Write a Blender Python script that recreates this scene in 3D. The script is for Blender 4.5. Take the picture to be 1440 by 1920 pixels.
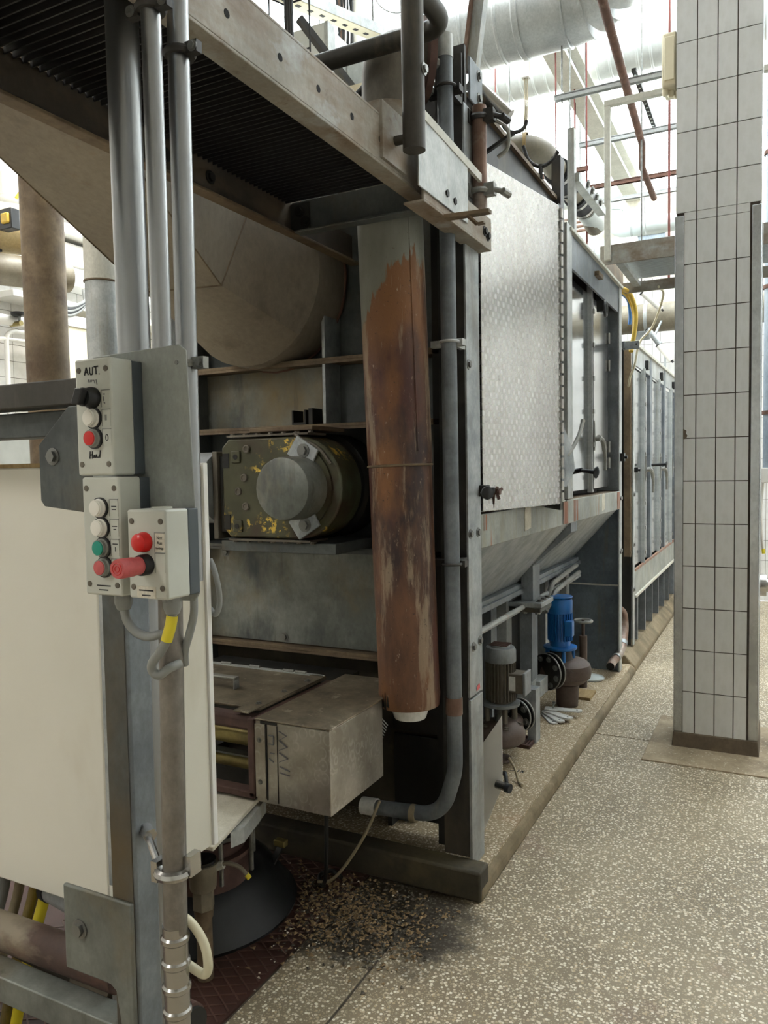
import bpy, math, random
from mathutils import Vector, Matrix
V = Vector
random.seed(7)
SC = bpy.context.scene
COL = SC.collection
for o in list(bpy.data.objects):
    bpy.data.objects.remove(o)

# ---------------------------------------------------------------- camera
def make_camera():
    yaw, pitch, roll = 0.47004548, -0.05360585, 0.01701371
    fwd = V((-math.sin(yaw) * math.cos(pitch), math.cos(yaw) * math.cos(pitch), math.sin(pitch)))
    right = V((math.cos(yaw), math.sin(yaw), 0))
    down = fwd.cross(right)
    c, s = math.cos(roll), math.sin(roll)
    r = c * right + s * down
    d = -s * right + c * down
    cd = bpy.data.cameras.new('camera')
    cd.sensor_fit = 'VERTICAL'
    cd.sensor_height = 36.0
    cd.sensor_width = 27.0
    cd.lens = 36.0 * 1446.29 / 1920.0
    cd.clip_start = 0.05
    co = bpy.data.objects.new('camera', cd)
    COL.objects.link(co)
    m = Matrix((r, -d, -fwd)).transposed().to_4x4()
    m.translation = V((0, 0, 1.65))
    co.matrix_world = m
    SC.camera = co
make_camera()

# ---------------------------------------------------------------- sky, exposure
W = bpy.data.worlds.new('overcast_sky')
SC.world = W
W.use_nodes = True
bg = W.node_tree.nodes['Background']
bg.inputs[0].default_value = (0.93, 0.97, 1.0, 1)
bg.inputs[1].default_value = 9.5
SC.view_settings.view_transform = 'Standard'
SC.view_settings.look = 'None'
SC.view_settings.gamma = 1.0
SC.view_settings.use_curve_mapping = False
SC.view_settings.exposure = 0.36

def lamp_light(name, loc, size, energy, col=(1, 0.96, 0.90)):
    ld = bpy.data.lights.new(name, 'AREA')
    ld.shape = 'RECTANGLE'
    ld.size, ld.size_y = size
    ld.energy = energy
    ld.color = col
    lo = bpy.data.objects.new(name, ld)
    lo.location = loc
    COL.objects.link(lo)
    return lo
# tube lights of the hall, hung under the ceiling left of and behind the viewpoint
LAMPS = [((-4.6, 1.2, 4.6), 40), ((-4.6, 4.3, 4.9), 60), ((-2.9, -2.2, 4.4), 60)]
for lp, en in LAMPS:
    lamp_light('tube_light_glow', (lp[0], lp[1], lp[2] - 0.07), (0.2, 1.4), en)

# ---------------------------------------------------------------- helpers
def lin(c):
    if isinstance(c, str):
        c = [int(c[i:i + 2], 16) for i in (0, 2, 4)]
    return tuple((x / 255 / 12.92 if x / 255 < 0.04045 else ((x / 255 + 0.055) / 1.055) ** 2.4) for x in c) + (1,)

class NT:
    def __init__(s, name):
        s.m = bpy.data.materials.new(name)
        s.m.use_nodes = True
        s.t = s.m.node_tree
        s.b = s.t.nodes['Principled BSDF']
        s.co = s.t.nodes.new('ShaderNodeTexCoord')
    def n(s, typ, **k):
        nd = s.t.nodes.new(typ)
        for a, b in k.items():
            setattr(nd, a, b)
        return nd
    def l(s, a, b):
        s.t.links.new(a, b)
    def mapping(s, scale=(1, 1, 1), rot=(0, 0, 0), loc=(0, 0, 0)):
        m = s.n('ShaderNodeMapping')
        s.l(s.co.outputs['Object'], m.inputs[0])
        m.inputs['Scale'].default_value = scale
        m.inputs['Rotation'].default_value = rot
        m.inputs['Location'].default_value = loc
        return m.outputs[0]
    def noise(s, sc, stretch=(1, 1, 1), det=5, rough=.6, dist=0, loc=(0, 0, 0)):
        nd = s.n('ShaderNodeTexNoise')
        s.l(s.mapping(stretch, loc=loc), nd.inputs['Vector'])
        nd.inputs['Scale'].default_value = sc
        nd.inputs['Detail'].default_value = det
        nd.inputs['Roughness'].default_value = rough
        nd.inputs['Distortion'].default_value = dist
        return nd.outputs[0]
    def vor(s, sc, feature='F1', stretch=(1, 1, 1), out=0):
        nd = s.n('ShaderNodeTexVoronoi', feature=feature)
        s.l(s.mapping(stretch), nd.inputs['Vector'])
        nd.inputs['Scale'].default_value = sc
        return nd.outputs[out]
    def ramp(s, fac, lo, hi, c0=(0, 0, 0, 1), c1=(1, 1, 1, 1)):
        r = s.n('ShaderNodeValToRGB')
        r.color_ramp.elements[0].position = lo
        r.color_ramp.elements[1].position = hi
        r.color_ramp.elements[0].color = c0
        r.color_ramp.elements[1].color = c1
        s.l(fac, r.inputs[0])
        return r.outputs[0]
    def mix(s, fac, a, b, mode='MIX'):
        m = s.n('ShaderNodeMix', data_type='RGBA', blend_type=mode)
        for i, x in ((0, fac), (6, a), (7, b)):
            if isinstance(x, (int, float)):
                m.inputs[i].default_value = x
            elif isinstance(x, tuple):
                m.inputs[i].default_value = x
            else:
                s.l(x, m.inputs[i])
        return m.outputs[2]
    def math(s, op, a, b=0.0, c=None):
        m = s.n('ShaderNodeMath', operation=op)
        for i, x in enumerate((a, b) if c is None else (a, b, c)):
            if isinstance(x, (int, float)):
                m.inputs[i].default_value = x
            else:
                s.l(x, m.inputs[i])
        return m.outputs[0]
    def axis(s, i):
        x = s.n('ShaderNodeSeparateXYZ')
        s.l(s.co.outputs['Object'], x.inputs[0])
        return x.outputs[i]
    def col(s, x):
        if isinstance(x, tuple):
            s.b.inputs['Base Color'].default_value = x
        else:
            s.l(x, s.b.inputs['Base Color'])
    def bump(s, h, strength=.3, dist=.002):
        b = s.n('ShaderNodeBump')
        b.inputs['Strength'].default_value = strength
        b.inputs['Distance'].default_value = dist
        s.l(h, b.inputs['Height'])
        s.l(b.outputs[0], s.b.inputs['Normal'])
    def fin(s, rough=.5, metal=0., rr=0., rsc=8):
        s.b.inputs['Metallic'].default_value = metal
        s.b.inputs['Roughness'].default_value = rough
        if rr:
            nz = s.noise(rsc)
            s.l(s.math('MULTIPLY_ADD', nz, rr * 2, rough - rr), s.b.inputs['Roughness'])
        return s.m

MATS = {}
def mat(name, c1, c2=None, sc=5, stretch=(1, 1, 1), rough=.5, metal=0., rr=.1, stains=(), bump=0., bsc=60, det=6, fine=1.):
    """mottled base colour plus any number of stain layers (colour, scale, stretch, lo, hi)"""
    t = NT(name)
    c1 = lin(c1)
    if c2 is None:
        c2 = tuple(x * .82 for x in c1[:3]) + (1,)
    else:
        c2 = lin(c2)
    cur = t.ramp(t.noise(sc, stretch, det), .38, .62, c1, c2)
    if fine:
        fn = t.ramp(t.noise(sc * 9 + 25, (1, 1, .6), 4, .7, loc=(1, 2, 3)), .3, .7, (.84, .84, .84, 1), (1.08, 1.08, 1.08, 1))
        cur = t.mix(fine, cur, fn, 'MULTIPLY')
    for i, (c, s_, st, lo, hi) in enumerate(stains):
        msk = t.ramp(t.noise(s_, st, 6, .65, loc=(3.1 * i + 1, 7.7, 2.3 * i)), lo, hi)
        cur = t.mix(msk, cur, lin(c))
    t.col(cur)
    if bump:
        t.bump(t.noise(bsc), bump, .003)
    MATS[name] = t.fin(rough, metal, rr)
    return MATS[name]

class MB:
    """collects shapes of one mesh, in world coordinates"""
    def __init__(s):
        s.v, s.f = [], []
    def add(s, vs, fs):
        b = len(s.v)
        s.v += [tuple(x) for x in vs]
        s.f += [tuple(i + b for i in f) for f in fs]
        return s
    def box(s, x0, x1, y0, y1, z0, z1):
        vs = [(x, y, z) for z in (z0, z1) for y in (y0, y1) for x in (x0, x1)]
        return s.add(vs, [(0, 2, 3, 1), (4, 5, 7, 6), (0, 1, 5, 4), (2, 6, 7, 3), (0, 4, 6, 2), (1, 3, 7, 5)])
    def bar(s, p0, p1, w, h, up=(0, 0, 1)):
        p0, p1 = V(p0), V(p1)
        d = (p1 - p0).normalized()
        side = d.cross(V(up))
        if side.length < 1e-5:
            side = d.cross(V((1, 0, 0)))
        side.normalize()
        u = side.cross(d)
        vs = [p + side * a * w / 2 + u * b * h / 2 for p in (p0, p1) for a, b in ((-1, -1), (1, -1), (1, 1), (-1, 1))]
        return s.add(vs, [(0, 1, 2, 3), (7, 6, 5, 4), (0, 4, 5, 1), (1, 5, 6, 2), (2, 6, 7, 3), (3, 7, 4, 0)])
    def cyl(s, p0, p1, r0, r1=None, n=20, cap=True):
        return s.tube([p0, p1], [r0, r0 if r1 is None else r1], n, cap)
    def tube(s, pts, r, n=12, cap=True, phase=0.):
        pts = [V(p) for p in pts]
        if not hasattr(r, '__len__'):
            r = [r] * len(pts)
        t0 = (pts[1] - pts[0]).normalized()
        a = t0.cross(V((0, 0, 1)))
        if a.length < 1e-4:
            a = t0.cross(V((0, 1, 0)))
        a.normalize()
        vs, prev = [], t0
        for i, p in enumerate(pts):
            if i == 0:
                t = t0
            elif i == len(pts) - 1:
                t = (pts[i] - pts[i - 1]).normalized()
            else:
                d1, d2 = pts[i] - pts[i - 1], pts[i + 1] - pts[i]
                if d1.length < 1e-7: d1 = d2
                if d2.length < 1e-7: d2 = d1
                t = (d1.normalized() + d2.normalized()).normalized()
            if t.length < .5:
                t = prev
            q = prev.rotation_difference(t)
            a = q @ a
            prev = t
            b = t.cross(a)
            for k in range(n):
                th = 2 * math.pi * k / n + phase
                vs.append(p + (a * math.cos(th) + b * math.sin(th)) * r[i])
        fs = []
        for i in range(len(pts) - 1):
            for k in range(n):
                k2 = (k + 1) % n
                fs.append((i * n + k, i * n + k2, (i + 1) * n + k2, (i + 1) * n + k))
        if cap:
            fs.append(tuple(range(n - 1, -1, -1)))
            fs.append(tuple((len(pts) - 1) * n + k for k in range(n)))
        return s.add(vs, fs)
    def lathe(s, prof, base, axis=(0, 0, 1), n=28, cap=True):
        base, ax = V(base), V(axis).normalized()
        return s.tube_prof([(base + ax * z, r) for r, z in prof], ax, n, cap)
    def tube_prof(s, pr, ax, n, cap):
        a = ax.cross(V((0, 0, 1)))
        if a.length < 1e-4:
            a = V((1, 0, 0))
        a.normalize()
        b = ax.cross(a)
        vs = [p + (a * math.cos(2 * math.pi * k / n) + b * math.sin(2 * math.pi * k / n)) * r for p, r in pr for k in range(n)]
        fs = [(i * n + k, i * n + (k + 1) % n, (i + 1) * n + (k + 1) % n, (i + 1) * n + k) for i in range(len(pr) - 1) for k in range(n)]
        if cap:
            fs += [tuple(range(n - 1, -1, -1)), tuple((len(pr) - 1) * n + k for k in range(n))]
        return s.add(vs, fs)
    def prism(s, poly, vec):
        n = len(poly)
        vec = V(vec)
        vs = [V(p) for p in poly] + [V(p) + vec for p in poly]
        fs = [tuple(range(n - 1, -1, -1)), tuple(range(n, 2 * n))] + [(i, (i + 1) % n, n + (i + 1) % n, n + i) for i in range(n)]
        return s.add(vs, fs)
    def hexbolt(s, p, d, r=.012, h=.01):
        p, d = V(p), V(d).normalized()
        s.cyl(p, p + d * h * .25, r * 1.5, n=14)
        s.cyl(p + d * h * .25, p + d * h, r, n=6)
        return s
    def build(s, name, m, parent=None, bev=0., sharp=32, flat=False):
        me = bpy.data.meshes.new(name)
        me.from_pydata(s.v, [], s.f)
        me.validate()
        import bmesh
        bm = bmesh.new()
        bm.from_mesh(me)
        bmesh.ops.recalc_face_normals(bm, faces=bm.faces)
        bm.to_mesh(me)
        bm.free()
        if not flat:
            me.polygons.foreach_set('use_smooth', [True] * len(me.polygons))
            me.set_sharp_from_angle(angle=math.radians(sharp))
        me.materials.append(MATS[m] if isinstance(m, str) else m)
        o = bpy.data.objects.new(name, me)
        COL.objects.link(o)
        if bev:
            b = o.modifiers.new('bevel', 'BEVEL')
            b.width = bev
            b.segments = 2
            b.limit_method = 'ANGLE'
            b.angle_limit = math.radians(40)
        if parent is not None:
            par(o, parent)
        return o

def par(o, p):
    o.parent = p
    o.matrix_parent_inverse = Matrix.Translation(-p.location) if p.parent is None else Matrix.Identity(4)
    return o
def tag(o, label, cat, group=None, kind=None):
    if label: o['label'] = label
    if cat: o['category'] = cat
    if group: o['group'] = group
    if kind: o['kind'] = kind
    return o
def thing(name, label, cat, loc=(0, 0, 0), group=None):
    o = bpy.data.objects.new(name, None)
    o.empty_display_size = .1
    o.location = loc
    COL.objects.link(o)
    return tag(o, label, cat, group)
def struct(o, label=None):
    o['kind'] = 'structure'
    if label: o['label'] = label
    return o
def B(name, m, parent, *boxes, bev=0.):
    mb = MB()
    for b in boxes:
        mb.box(*b)
    return mb.build(name, m, parent, bev)
UNIT = {}
MAKERS = {}
def unit(key, make):
    MAKERS.setdefault(key.split('|')[0], make)
    if key not in UNIT:
        tmp = MAKERS[key.split('|')[0]]().build(key, 'galv')
        UNIT[key] = tmp.data
        bpy.data.objects.remove(tmp)
    return UNIT[key]
def inst(name, key, make, loc, d=None, scale=(1, 1, 1), m=None, parent=None, rot=None):
    """an object sharing the mesh `key`, its local z turned to direction d"""
    me = unit(key if m is None else key + '|' + m, make)
    if m and me.materials and me.materials[0] != MATS[m]:
        me.materials[0] = MATS[m]
    o = bpy.data.objects.new(name, me)
    q = V((0, 0, 1)).rotation_difference(V(d).normalized()) if d is not None else None
    R = (q.to_matrix().to_4x4() if q else (rot or Matrix.Identity(4)))
    o.matrix_basis = Matrix.Translation(V(loc)) @ R @ Matrix.Diagonal(V((*scale, 1)))
    COL.objects.link(o)
    if parent is not None:
        par(o, parent)
    return o
def bolt(parent, p, d, r=.011, m='boltsteel', name='bolt'):
    return inst(name, 'hexbolt', lambda: MB().hexbolt((0, 0, 0), (0, 0, 1), 1., .8), p, d, (r, r, r), m, parent)
def fil(pts, rad, seg=7):
    """polyline with its corners rounded"""
    pts = [V(p) for p in pts]
    out = [pts[0]]
    for i in range(1, len(pts) - 1):
        a, b, c = pts[i - 1], pts[i], pts[i + 1]
        d1, d2 = (a - b).normalized(), (c - b).normalized()
        ang = d1.angle(d2)
        if ang > math.pi - .02:
            out.append(b)
            continue
        L = min(rad / math.tan(ang / 2), (a - b).length * .49, (c - b).length * .49)
        p0, p1 = b + d1 * L, b + d2 * L
        for k in range(seg + 1):
            u = k / seg
            out.append(p0 * (1 - u) ** 2 + b * 2 * u * (1 - u) + p1 * u * u)
    out.append(pts[-1])
    return out
def spline(pts, seg=8):
    """Catmull-Rom through the points"""
    P = [V(p) for p in pts]
    P = [P[0] * 2 - P[1]] + P + [P[-1] * 2 - P[-2]]
    out = []
    for i in range(1, len(P) - 2):
        for k in range(seg):
            t = k / seg
            a, b, c, d = P[i - 1], P[i], P[i + 1], P[i + 2]
            out.append(.5 * ((2 * b) + (c - a) * t + (2 * a - 5 * b + 4 * c - d) * t * t + (3 * b - a - 3 * c + d) * t ** 3))
    out.append(P[-2])
    return out
def hose(name, m, pts, r, label, cat, group=None, n=12, seg=8):
    return tag(MB().tube(spline(pts, seg), r, n).build(name, m), label, cat, group)
# ---------------------------------------------------------------- materials
RB, BR = '8a4a2c', '6b4a30'
mat('galv', 'afb3b4', '8d9396', sc=9, rough=.45, metal=.45, stains=(('7a766a', 3, (1, 1, .25), .55, .75),))
mat('galv_blue', '83898e', '6d7378', sc=6, rough=.5, metal=.35, stains=(('6b675a', 4, (2, 2, .3), .55, .85), ('9aa3a8', 14, (1, 1, .4), .62, .8)))
mat('galv_dark', '5c605f', '464a4a', sc=5, rough=.55, metal=.35, stains=(('5d4f37', 2.2, (1, 1, .6), .5, .75), ('35383a', 4, (2, 2, .4), .58, .75)))
mat('galv_panel', '82857f', '62655f', sc=4, rough=.5, metal=.35, stains=(('77684a', 1.9, (1.2, 1, .9), .48, .72), ('3f4548', 2.6, (1.6, 1, .6), .56, .72), ('4a4437', 5, (4, 4, .3), .6, .8), ('979a94', 6, (1, 1, .3), .66, .8)))
mat('galv_light', 'b9bcba', 'a2a6a5', sc=8, rough=.5, metal=.2, stains=(('8b8468', 3, (3, 3, .3), .55, .8), ('a56a45', 2.3, (4, 4, .3), .68, .76)))
mat('galv_rail', 'a9aca6', '8e918c', sc=6, rough=.5, metal=.3, stains=(('8f8868', 4, (5, 5, .5), .5, .8), ('9d5f3e', 1.6, (3, 3, .25), .62, .68)))
mat('fascia', 'a29b90', '8b857a', sc=5, rough=.65, metal=.15, bump=.15, stains=(('75604a', 3, (1, .6, 2.), .47, .66), ('adb0b0', 3.3, (1, 1, 1.5), .56, .7), ('5a4331', 9, (1, 1, 1), .6, .75)))
mat('brown_steel', '7a6850', '61523f', sc=6, rough=.65, metal=.1, stains=(('4a3726', 5, (1, 1, 1), .52, .72),))
mat('dark_steel', '3d3c3a', '2e2d2c', sc=7, rough=.55, metal=.35, stains=(('5d5446', 3, (1, 1, .4), .56, .8),))
mat('black_steel', '22221f', '161614', sc=5, rough=.6, metal=.2, stains=(('3e382c', 2.5, (1, 1, .5), .55, .8),))
mat('grate_steel', '4a4a4b', '38383a', sc=9, rough=.5, metal=.5)
mat('boltsteel', '8c8d8a', '6c6c68', sc=30, rough=.4, metal=.7)
mat('stainless', 'b9b7b3', 'a5a3a0', sc=4, stretch=(1, 1, .2), fine=0., rough=.25, metal=.95, rr=.06)
mat('stainless_guard', 'bcbfc1', 'a9acaf', sc=5, rough=.24, metal=.9, rr=.05)
mat('mirror_steel', 'c4c7ca', 'b9bdc1', sc=3, fine=0., rough=.12, metal=1., rr=.04, bump=.25, bsc=4)
mat('conduit_steel', '9c9e9f', '97999a', sc=6, fine=0., rough=.3, metal=.92, rr=0.)
mat('conduit_grey', '70767a', '5b6165', sc=8, rough=.5, metal=.25, stains=(('8a8676', 4, (2, 2, .5), .58, .8),))
mat('conduit_lower', '8c8781', '77726b', sc=9, rough=.38, metal=.6, rr=.03)
mat('white_enamel', 'd9d5c8', 'd3cfc1', sc=1.2, fine=0., rough=.38, rr=.05, stains=(('b7ab92', 1.1, (1, 1, .5), .62, .9), ('77716a', 55, (1, 1, 1), .77, .79)))
mat('box_grey', 'c3c5bb', 'b9bab0', sc=5, fine=0., rough=.45, stains=(('a59e80', 5, (1, 1, 1), .6, .85),))
mat('box_base', '4b5459', '3f474c', sc=6, fine=0., rough=.5)
mat('plate_grey', '9b9f9a', '8e928e', sc=5, rough=.5, metal=.1, stains=(('77786c', 4, (1, 1, .6), .6, .85),))
mat('red_button', 'd8231f', 'c51c1a', sc=4, fine=0., rough=.3, rr=.03)
mat('red_faded', 'c45a5a', 'b34d4e', sc=9, rough=.55)
mat('green_button', '0e8f7c', '0b8572', sc=4, fine=0., rough=.35)
mat('white_button', 'e6e3da', 'dedbd1', sc=4, fine=0., rough=.35)
mat('bezel_grey', '8f918c', '7f817c', sc=6, rough=.4, metal=.3)
mat('black_plastic', '1c1d1f', '141516', sc=5, fine=0., rough=.35)
mat('rubber', '24262a', '1b1d20', sc=8, rough=.6)
mat('cable_grey', '8f918f', '868885', sc=5, fine=0., rough=.5)
mat('cable_black', '2b2c2d', '222324', sc=5, rough=.5)
mat('cable_tan', '9a8d70', '857a62', sc=5, rough=.6)
mat('yellow_plastic', 'e0cf33', 'd3c12b', sc=4, fine=0., rough=.45)
mat('yellow_hose', 'd6b548', 'c9a640', sc=4, rough=.45)
mat('cream_hose', 'cfc8ac', 'c2bb9f', sc=4, fine=0., rough=.45)
mat('blue_hose', '3f74b0', '3566a0', sc=4, rough=.45)
mat('paper', 'd8d3c4', 'cbc5b4', sc=20, rough=.7)
mat('ink', '222222', '2b2b2b', sc=9, rough=.7)
mat('ink_faded', '77777a', '6d6d70', sc=9, rough=.7)
mat('tile', 'd5d5d3', 'cfcfcc', sc=3, fine=0., rough=.2, rr=.04, stains=(('bdb5a2', 2.4, (1, 1, 1), .64, .95), ('6d665a', 70, (1, 1, 1), .79, .81)))
mat('tile_far', 'e2e0dc', 'dad8d3', sc=3, fine=0., rough=.25)
mat('grout', '5b5247', '4c443b', sc=12, rough=.85)
mat('plinth', '6d5f4e', '5c5041', sc=6, rough=.8, bump=.2, stains=(('8b7a62', 3, (1, 1, 1), .55, .8),))
mat('plaster', 'e3dccd', 'd8cfbd', sc=2.5, rough=.85, stains=(('c7b08c', 2.2, (1, 1, 1), .58, .8),))
mat('white_wall', 'e4e2dc', 'dddad3', sc=1.2, fine=0., rough=.7)
mat('duct_sheet', 'c4c6c4', 'b2b5b4', sc=5, rough=.42, metal=.45, stains=(('9d8f74', 2.2, (1, 1, 1), .62, .85),))
mat('duct_white', 'd4d7d4', 'c8ccca', sc=4, fine=.4, rough=.5, metal=.1, stains=(('b09c7a', 3, (1, 1, 1), .66, .85),))
mat('lag_white', 'cdd3d1', 'c1c8c6', sc=4, fine=0., rough=.45, metal=.15)
mat('hopper_tan', '8f8474', '82786a', sc=2.5, rough=.55, metal=.1, stains=(('6b5f50', 6, (1, 1, .5), .6, .8), ('7d5a3a', 2, (1, 1, .5), .64, .8)))
mat('beam_paint', 'c9c7bb', 'bbb9ad', sc=4, rough=.6, stains=(('a3957c', 3, (1, 1, 1), .6, .85),))
mat('rust_bar', '6f4f40', '573c31', sc=10, rough=.8, stains=(('97816f', 6, (1, 1, 1), .58, .75),))
mat('rail_dark', '46433e', '38362f', sc=5, rough=.55, metal=.2, stains=(('6f6653', 3, (2, 2, .3), .58, .8),))
mat('rust_flange', '5f463e', '4b3530', sc=8, rough=.75, stains=(('7d6a58', 3, (1, 1, 1), .58, .8),))
mat('motor_blue', '1f6fb8', '1a61a4', sc=6, fine=.4, rough=.4, stains=(('3b4550', 6, (1, 1, .5), .68, .8),))
mat('motor_grey', '8b8f91', '7a7e80', sc=5, rough=.5, stains=(('55524c', 5, (1, 1, .6), .58, .8),))
mat('motor_brown', '6a6357', '575045', sc=6, rough=.6, stains=(('464038', 6, (1, 1, .4), .55, .8),))
mat('cast_brown', '5f5048', '4f423b', sc=7, rough=.6, bump=.2, stains=(('84796a', 4, (1, 1, 1), .62, .85),))
mat('flange_grey', '9a9a95', '84847f', sc=8, rough=.5, metal=.3)
mat('white_plate', 'dcdcd8', 'd0d0cb', sc=6, rough=.4)
mat('concrete', '8e7f66', '756850', sc=5, rough=.85, bump=.35, bsc=70, stains=(('4e4433', 2.5, (1, 1, 1), .5, .75), ('a5977c', 6, (1, 1, 1), .62, .8)))
mat('concrete_dirt_shade', '4a4434', '38332a', sc=4, rough=.75, bump=.35, bsc=50, stains=(('6b6044', 3, (1, 1, 1), .55, .8), ('232019', 2, (1, 1, 1), .5, .75)))  # dirt plus the plinth front's shade, both put into the colour
mat('dome_black', '202224', '17181a', sc=4, rough=.5, stains=(('3a3b3c', 3, (1, 1, 1), .6, .85),))
mat('brass', '9a8a55', '80734a', sc=5, rough=.4, metal=.6)
mat('tank_grey', '827a68', '6f6756', sc=5, rough=.5, stains=(('57492f', 3, (1, 1, 1), .52, .7),))
mat('wood', 'a58d63', '8f7850', sc=9, stretch=(6, 1, 1), rough=.8)
mat('copper', '84695a', '6b5245', sc=6, rough=.5, metal=.3, stains=(('a9a39a', 3, (1, 1, 1), .5, .7),))
mat('debris_tan', '9c8463', '7d684b', sc=40, rough=.95)
mat('debris_white', 'd8d4c8', 'c6c0b0', sc=40, rough=.9)
mat('debris_grey', '6b645a', '4d473f', sc=40, rough=.95)
mat('cream_door', 'e6dcbf', 'ddd2b4', sc=2, fine=0., rough=.5)
mat('machine_cream', 'd3bf92', 'c4ae80', sc=4, rough=.5, stains=(('8e7a52', 4, (1, 1, 1), .62, .8),))
mat('white_pipe', 'dedbd4', 'd2cfc7', sc=4, fine=0., rough=.4)
mat('insul_blue', 'a4aeb8', '929da8', sc=4, rough=.45, metal=.2)
mat('lamp_white', 'ecebe6', 'e4e3de', sc=2, fine=0., rough=.5)
mat('box_top_dirt', '8b7f6c', '6e6454', sc=8, rough=.5, metal=.4, stains=(('b5ab98', 14, (1, 1, 1), .6, .7), ('4a4032', 6, (1, 1, 1), .58, .72), ('a08a5a', 3, (1, 1, 1), .62, .8)))
mat('rust_streak', 'a5a7a2', '8e908b', sc=6, rough=.6, metal=.2, stains=(('8f5a3e', 8, (5, 5, .3), .38, .52),))
mat('strut_zinc', 'c6c9c9', 'b3b7b7', sc=6, rough=.5, metal=.05)
mat('inner_dark', '4e463b', '3c352c', sc=5, rough=.65, metal=.1, stains=(('6a5a44', 3, (1, .5, 1), .55, .8),))
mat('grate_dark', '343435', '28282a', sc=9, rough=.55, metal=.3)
mat('rust_dark', '4c382f', '3a2a24', sc=6, rough=.7, stains=(('857a68', 2.4, (1, 1, 2.5), .52, .66), ('5d3f32', 5, (1, 1, 1), .55, .7)))
mat('checker_ridge', '75574c', '5a443c', sc=5, rough=.5, metal=.2, stains=(('33291f', 1.6, (1, 1, 1), .5, .7),))
mat('slab_tan', 'a8977c', '8f7f66', sc=5, rough=.75, bump=.15, stains=(('6d5e4a', 2.5, (1, 1, 1), .5, .7), ('cfc4ae', 60, (1, 1, 1), .6, .66)))
mat('galv_slate', '717c84', '58636b', sc=5, rough=.5, metal=.3, stains=(('8b9499', 2.4, (1, 1, .6), .54, .7), ('3a3f42', 30, (1, 1, .6), .66, .74), ('6a6450', 3, (3, 3, .3), .6, .75)))
mat('hole_black', '0c0c0c', '080808', sc=5, fine=0., rough=.9)
mat('chain_red', '7a3a30', '672f27', sc=6, rough=.7)

def m_rustpipe():
    t = NT('rust_pipe')
    z = t.axis(2)
    base = t.ramp(t.noise(3.0, (1.3, 1.3, .4), 8, .65), .42, .58, lin('6b4832'), lin('2f1e1b'))
    red = t.ramp(t.noise(3.4, (1.2, 1.2, .35), 7, .6, loc=(5, 1, 4)), .50, .56)
    base = t.mix(t.math('MULTIPLY', red, .75), base, lin('4f2a21'))
    orange = t.ramp(t.noise(2.0, (1, 1, .45), 6, .6, loc=(8, 3, 1)), .51, .58)
    base = t.mix(t.math('MULTIPLY', orange, .75), base, lin('82572f'))
    pale = t.ramp(t.noise(5.0, (1.6, 1.6, .22), 9, .7, loc=(2, 9, 0)), .52, .58)
    base = t.mix(t.math('MULTIPLY', pale, .65), base, lin('9a8871'))
    fleck = t.ramp(t.noise(60, (1.3, 1.3, .45), 5, .7), .63, .7)
    base = t.mix(t.math('MULTIPLY', fleck, .6), base, lin('b5a48e'))
    pits = t.ramp(t.noise(85, (1, 1, 1), 3, .6, loc=(3, 3, 3)), .64, .72)
    base = t.mix(t.math('MULTIPLY', pits, .7), base, lin('2c1c19'))
    # old grey paint, its torn lower rim at about 2.3 m, reaching lower on the left
    edge = t.math('ADD', z, t.math('MULTIPLY', t.noise(11, (1.6, 1.6, .3), 7, .65), .42))
    edge = t.math('SUBTRACT', edge, t.math('MULTIPLY', t.math('ADD', t.axis(0), 1.27), 1.1))
    paint = t.ramp(t.math('SUBTRACT', edge, 2.0), .46, .475)
    grey = t.ramp(t.noise(6, (1, 1, .35), 7), .3, .7, lin('8a8b82'), lin('6b6a5e'))
    grey = t.mix(t.math('MULTIPLY', pits, .5), grey, lin('5a4a38'))
    t.col(t.mix(paint, base, grey))
    t.bump(t.noise(45, (1, 1, .6)), .35, .003)
    MATS['rust_pipe'] = t.fin(.6, .05, .14)
m_rustpipe()

def m_perlage(name, su, sv, ax, rough=.24, c='b6b5b3', amp=.05, sc2=1.):
    """engine-turned stainless sheet: rows of overlapping polished discs"""
    t = NT(name)
    u, v = t.axis(ax), t.axis(2)
    a = t.math('MULTIPLY', u, su)
    b = t.math('MULTIPLY', v, sv)
    pr = t.math('MULTIPLY', t.math('SINE', a), t.math('SINE', b))
    f = t.ramp(pr, -.2, .9)
    base = t.ramp(t.noise(3, (1, 1, .5)), .3, .7, lin(c), lin('a9a6a2'))
    base = t.mix(t.math('MULTIPLY', f, .12), base, lin('e6e5e2'))
    spots = t.ramp(t.noise(38, (1, 1, 1), 2), .77, .8)
    base = t.mix(t.math('MULTIPLY', spots, .5), base, lin('f0eee8'))
    t.col(base)
    t.b.inputs['Metallic'].default_value = .95
    rg = t.math('MULTIPLY_ADD', f, .06, rough)
    t.l(rg, t.b.inputs['Roughness'])
    h = t.math('ADD', t.math('MULTIPLY', pr, .10), t.math('MULTIPLY', t.noise(3.5), 6.))
    t.bump(h, .055 * sc2, .002)
    MATS[name] = t.m
m_perlage('perlage_door', 150, 125, 1, .26)
m_perlage('perlage_fine', 170, 150, 1, .16, 'c0c2c4', sc2=.8)

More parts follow.
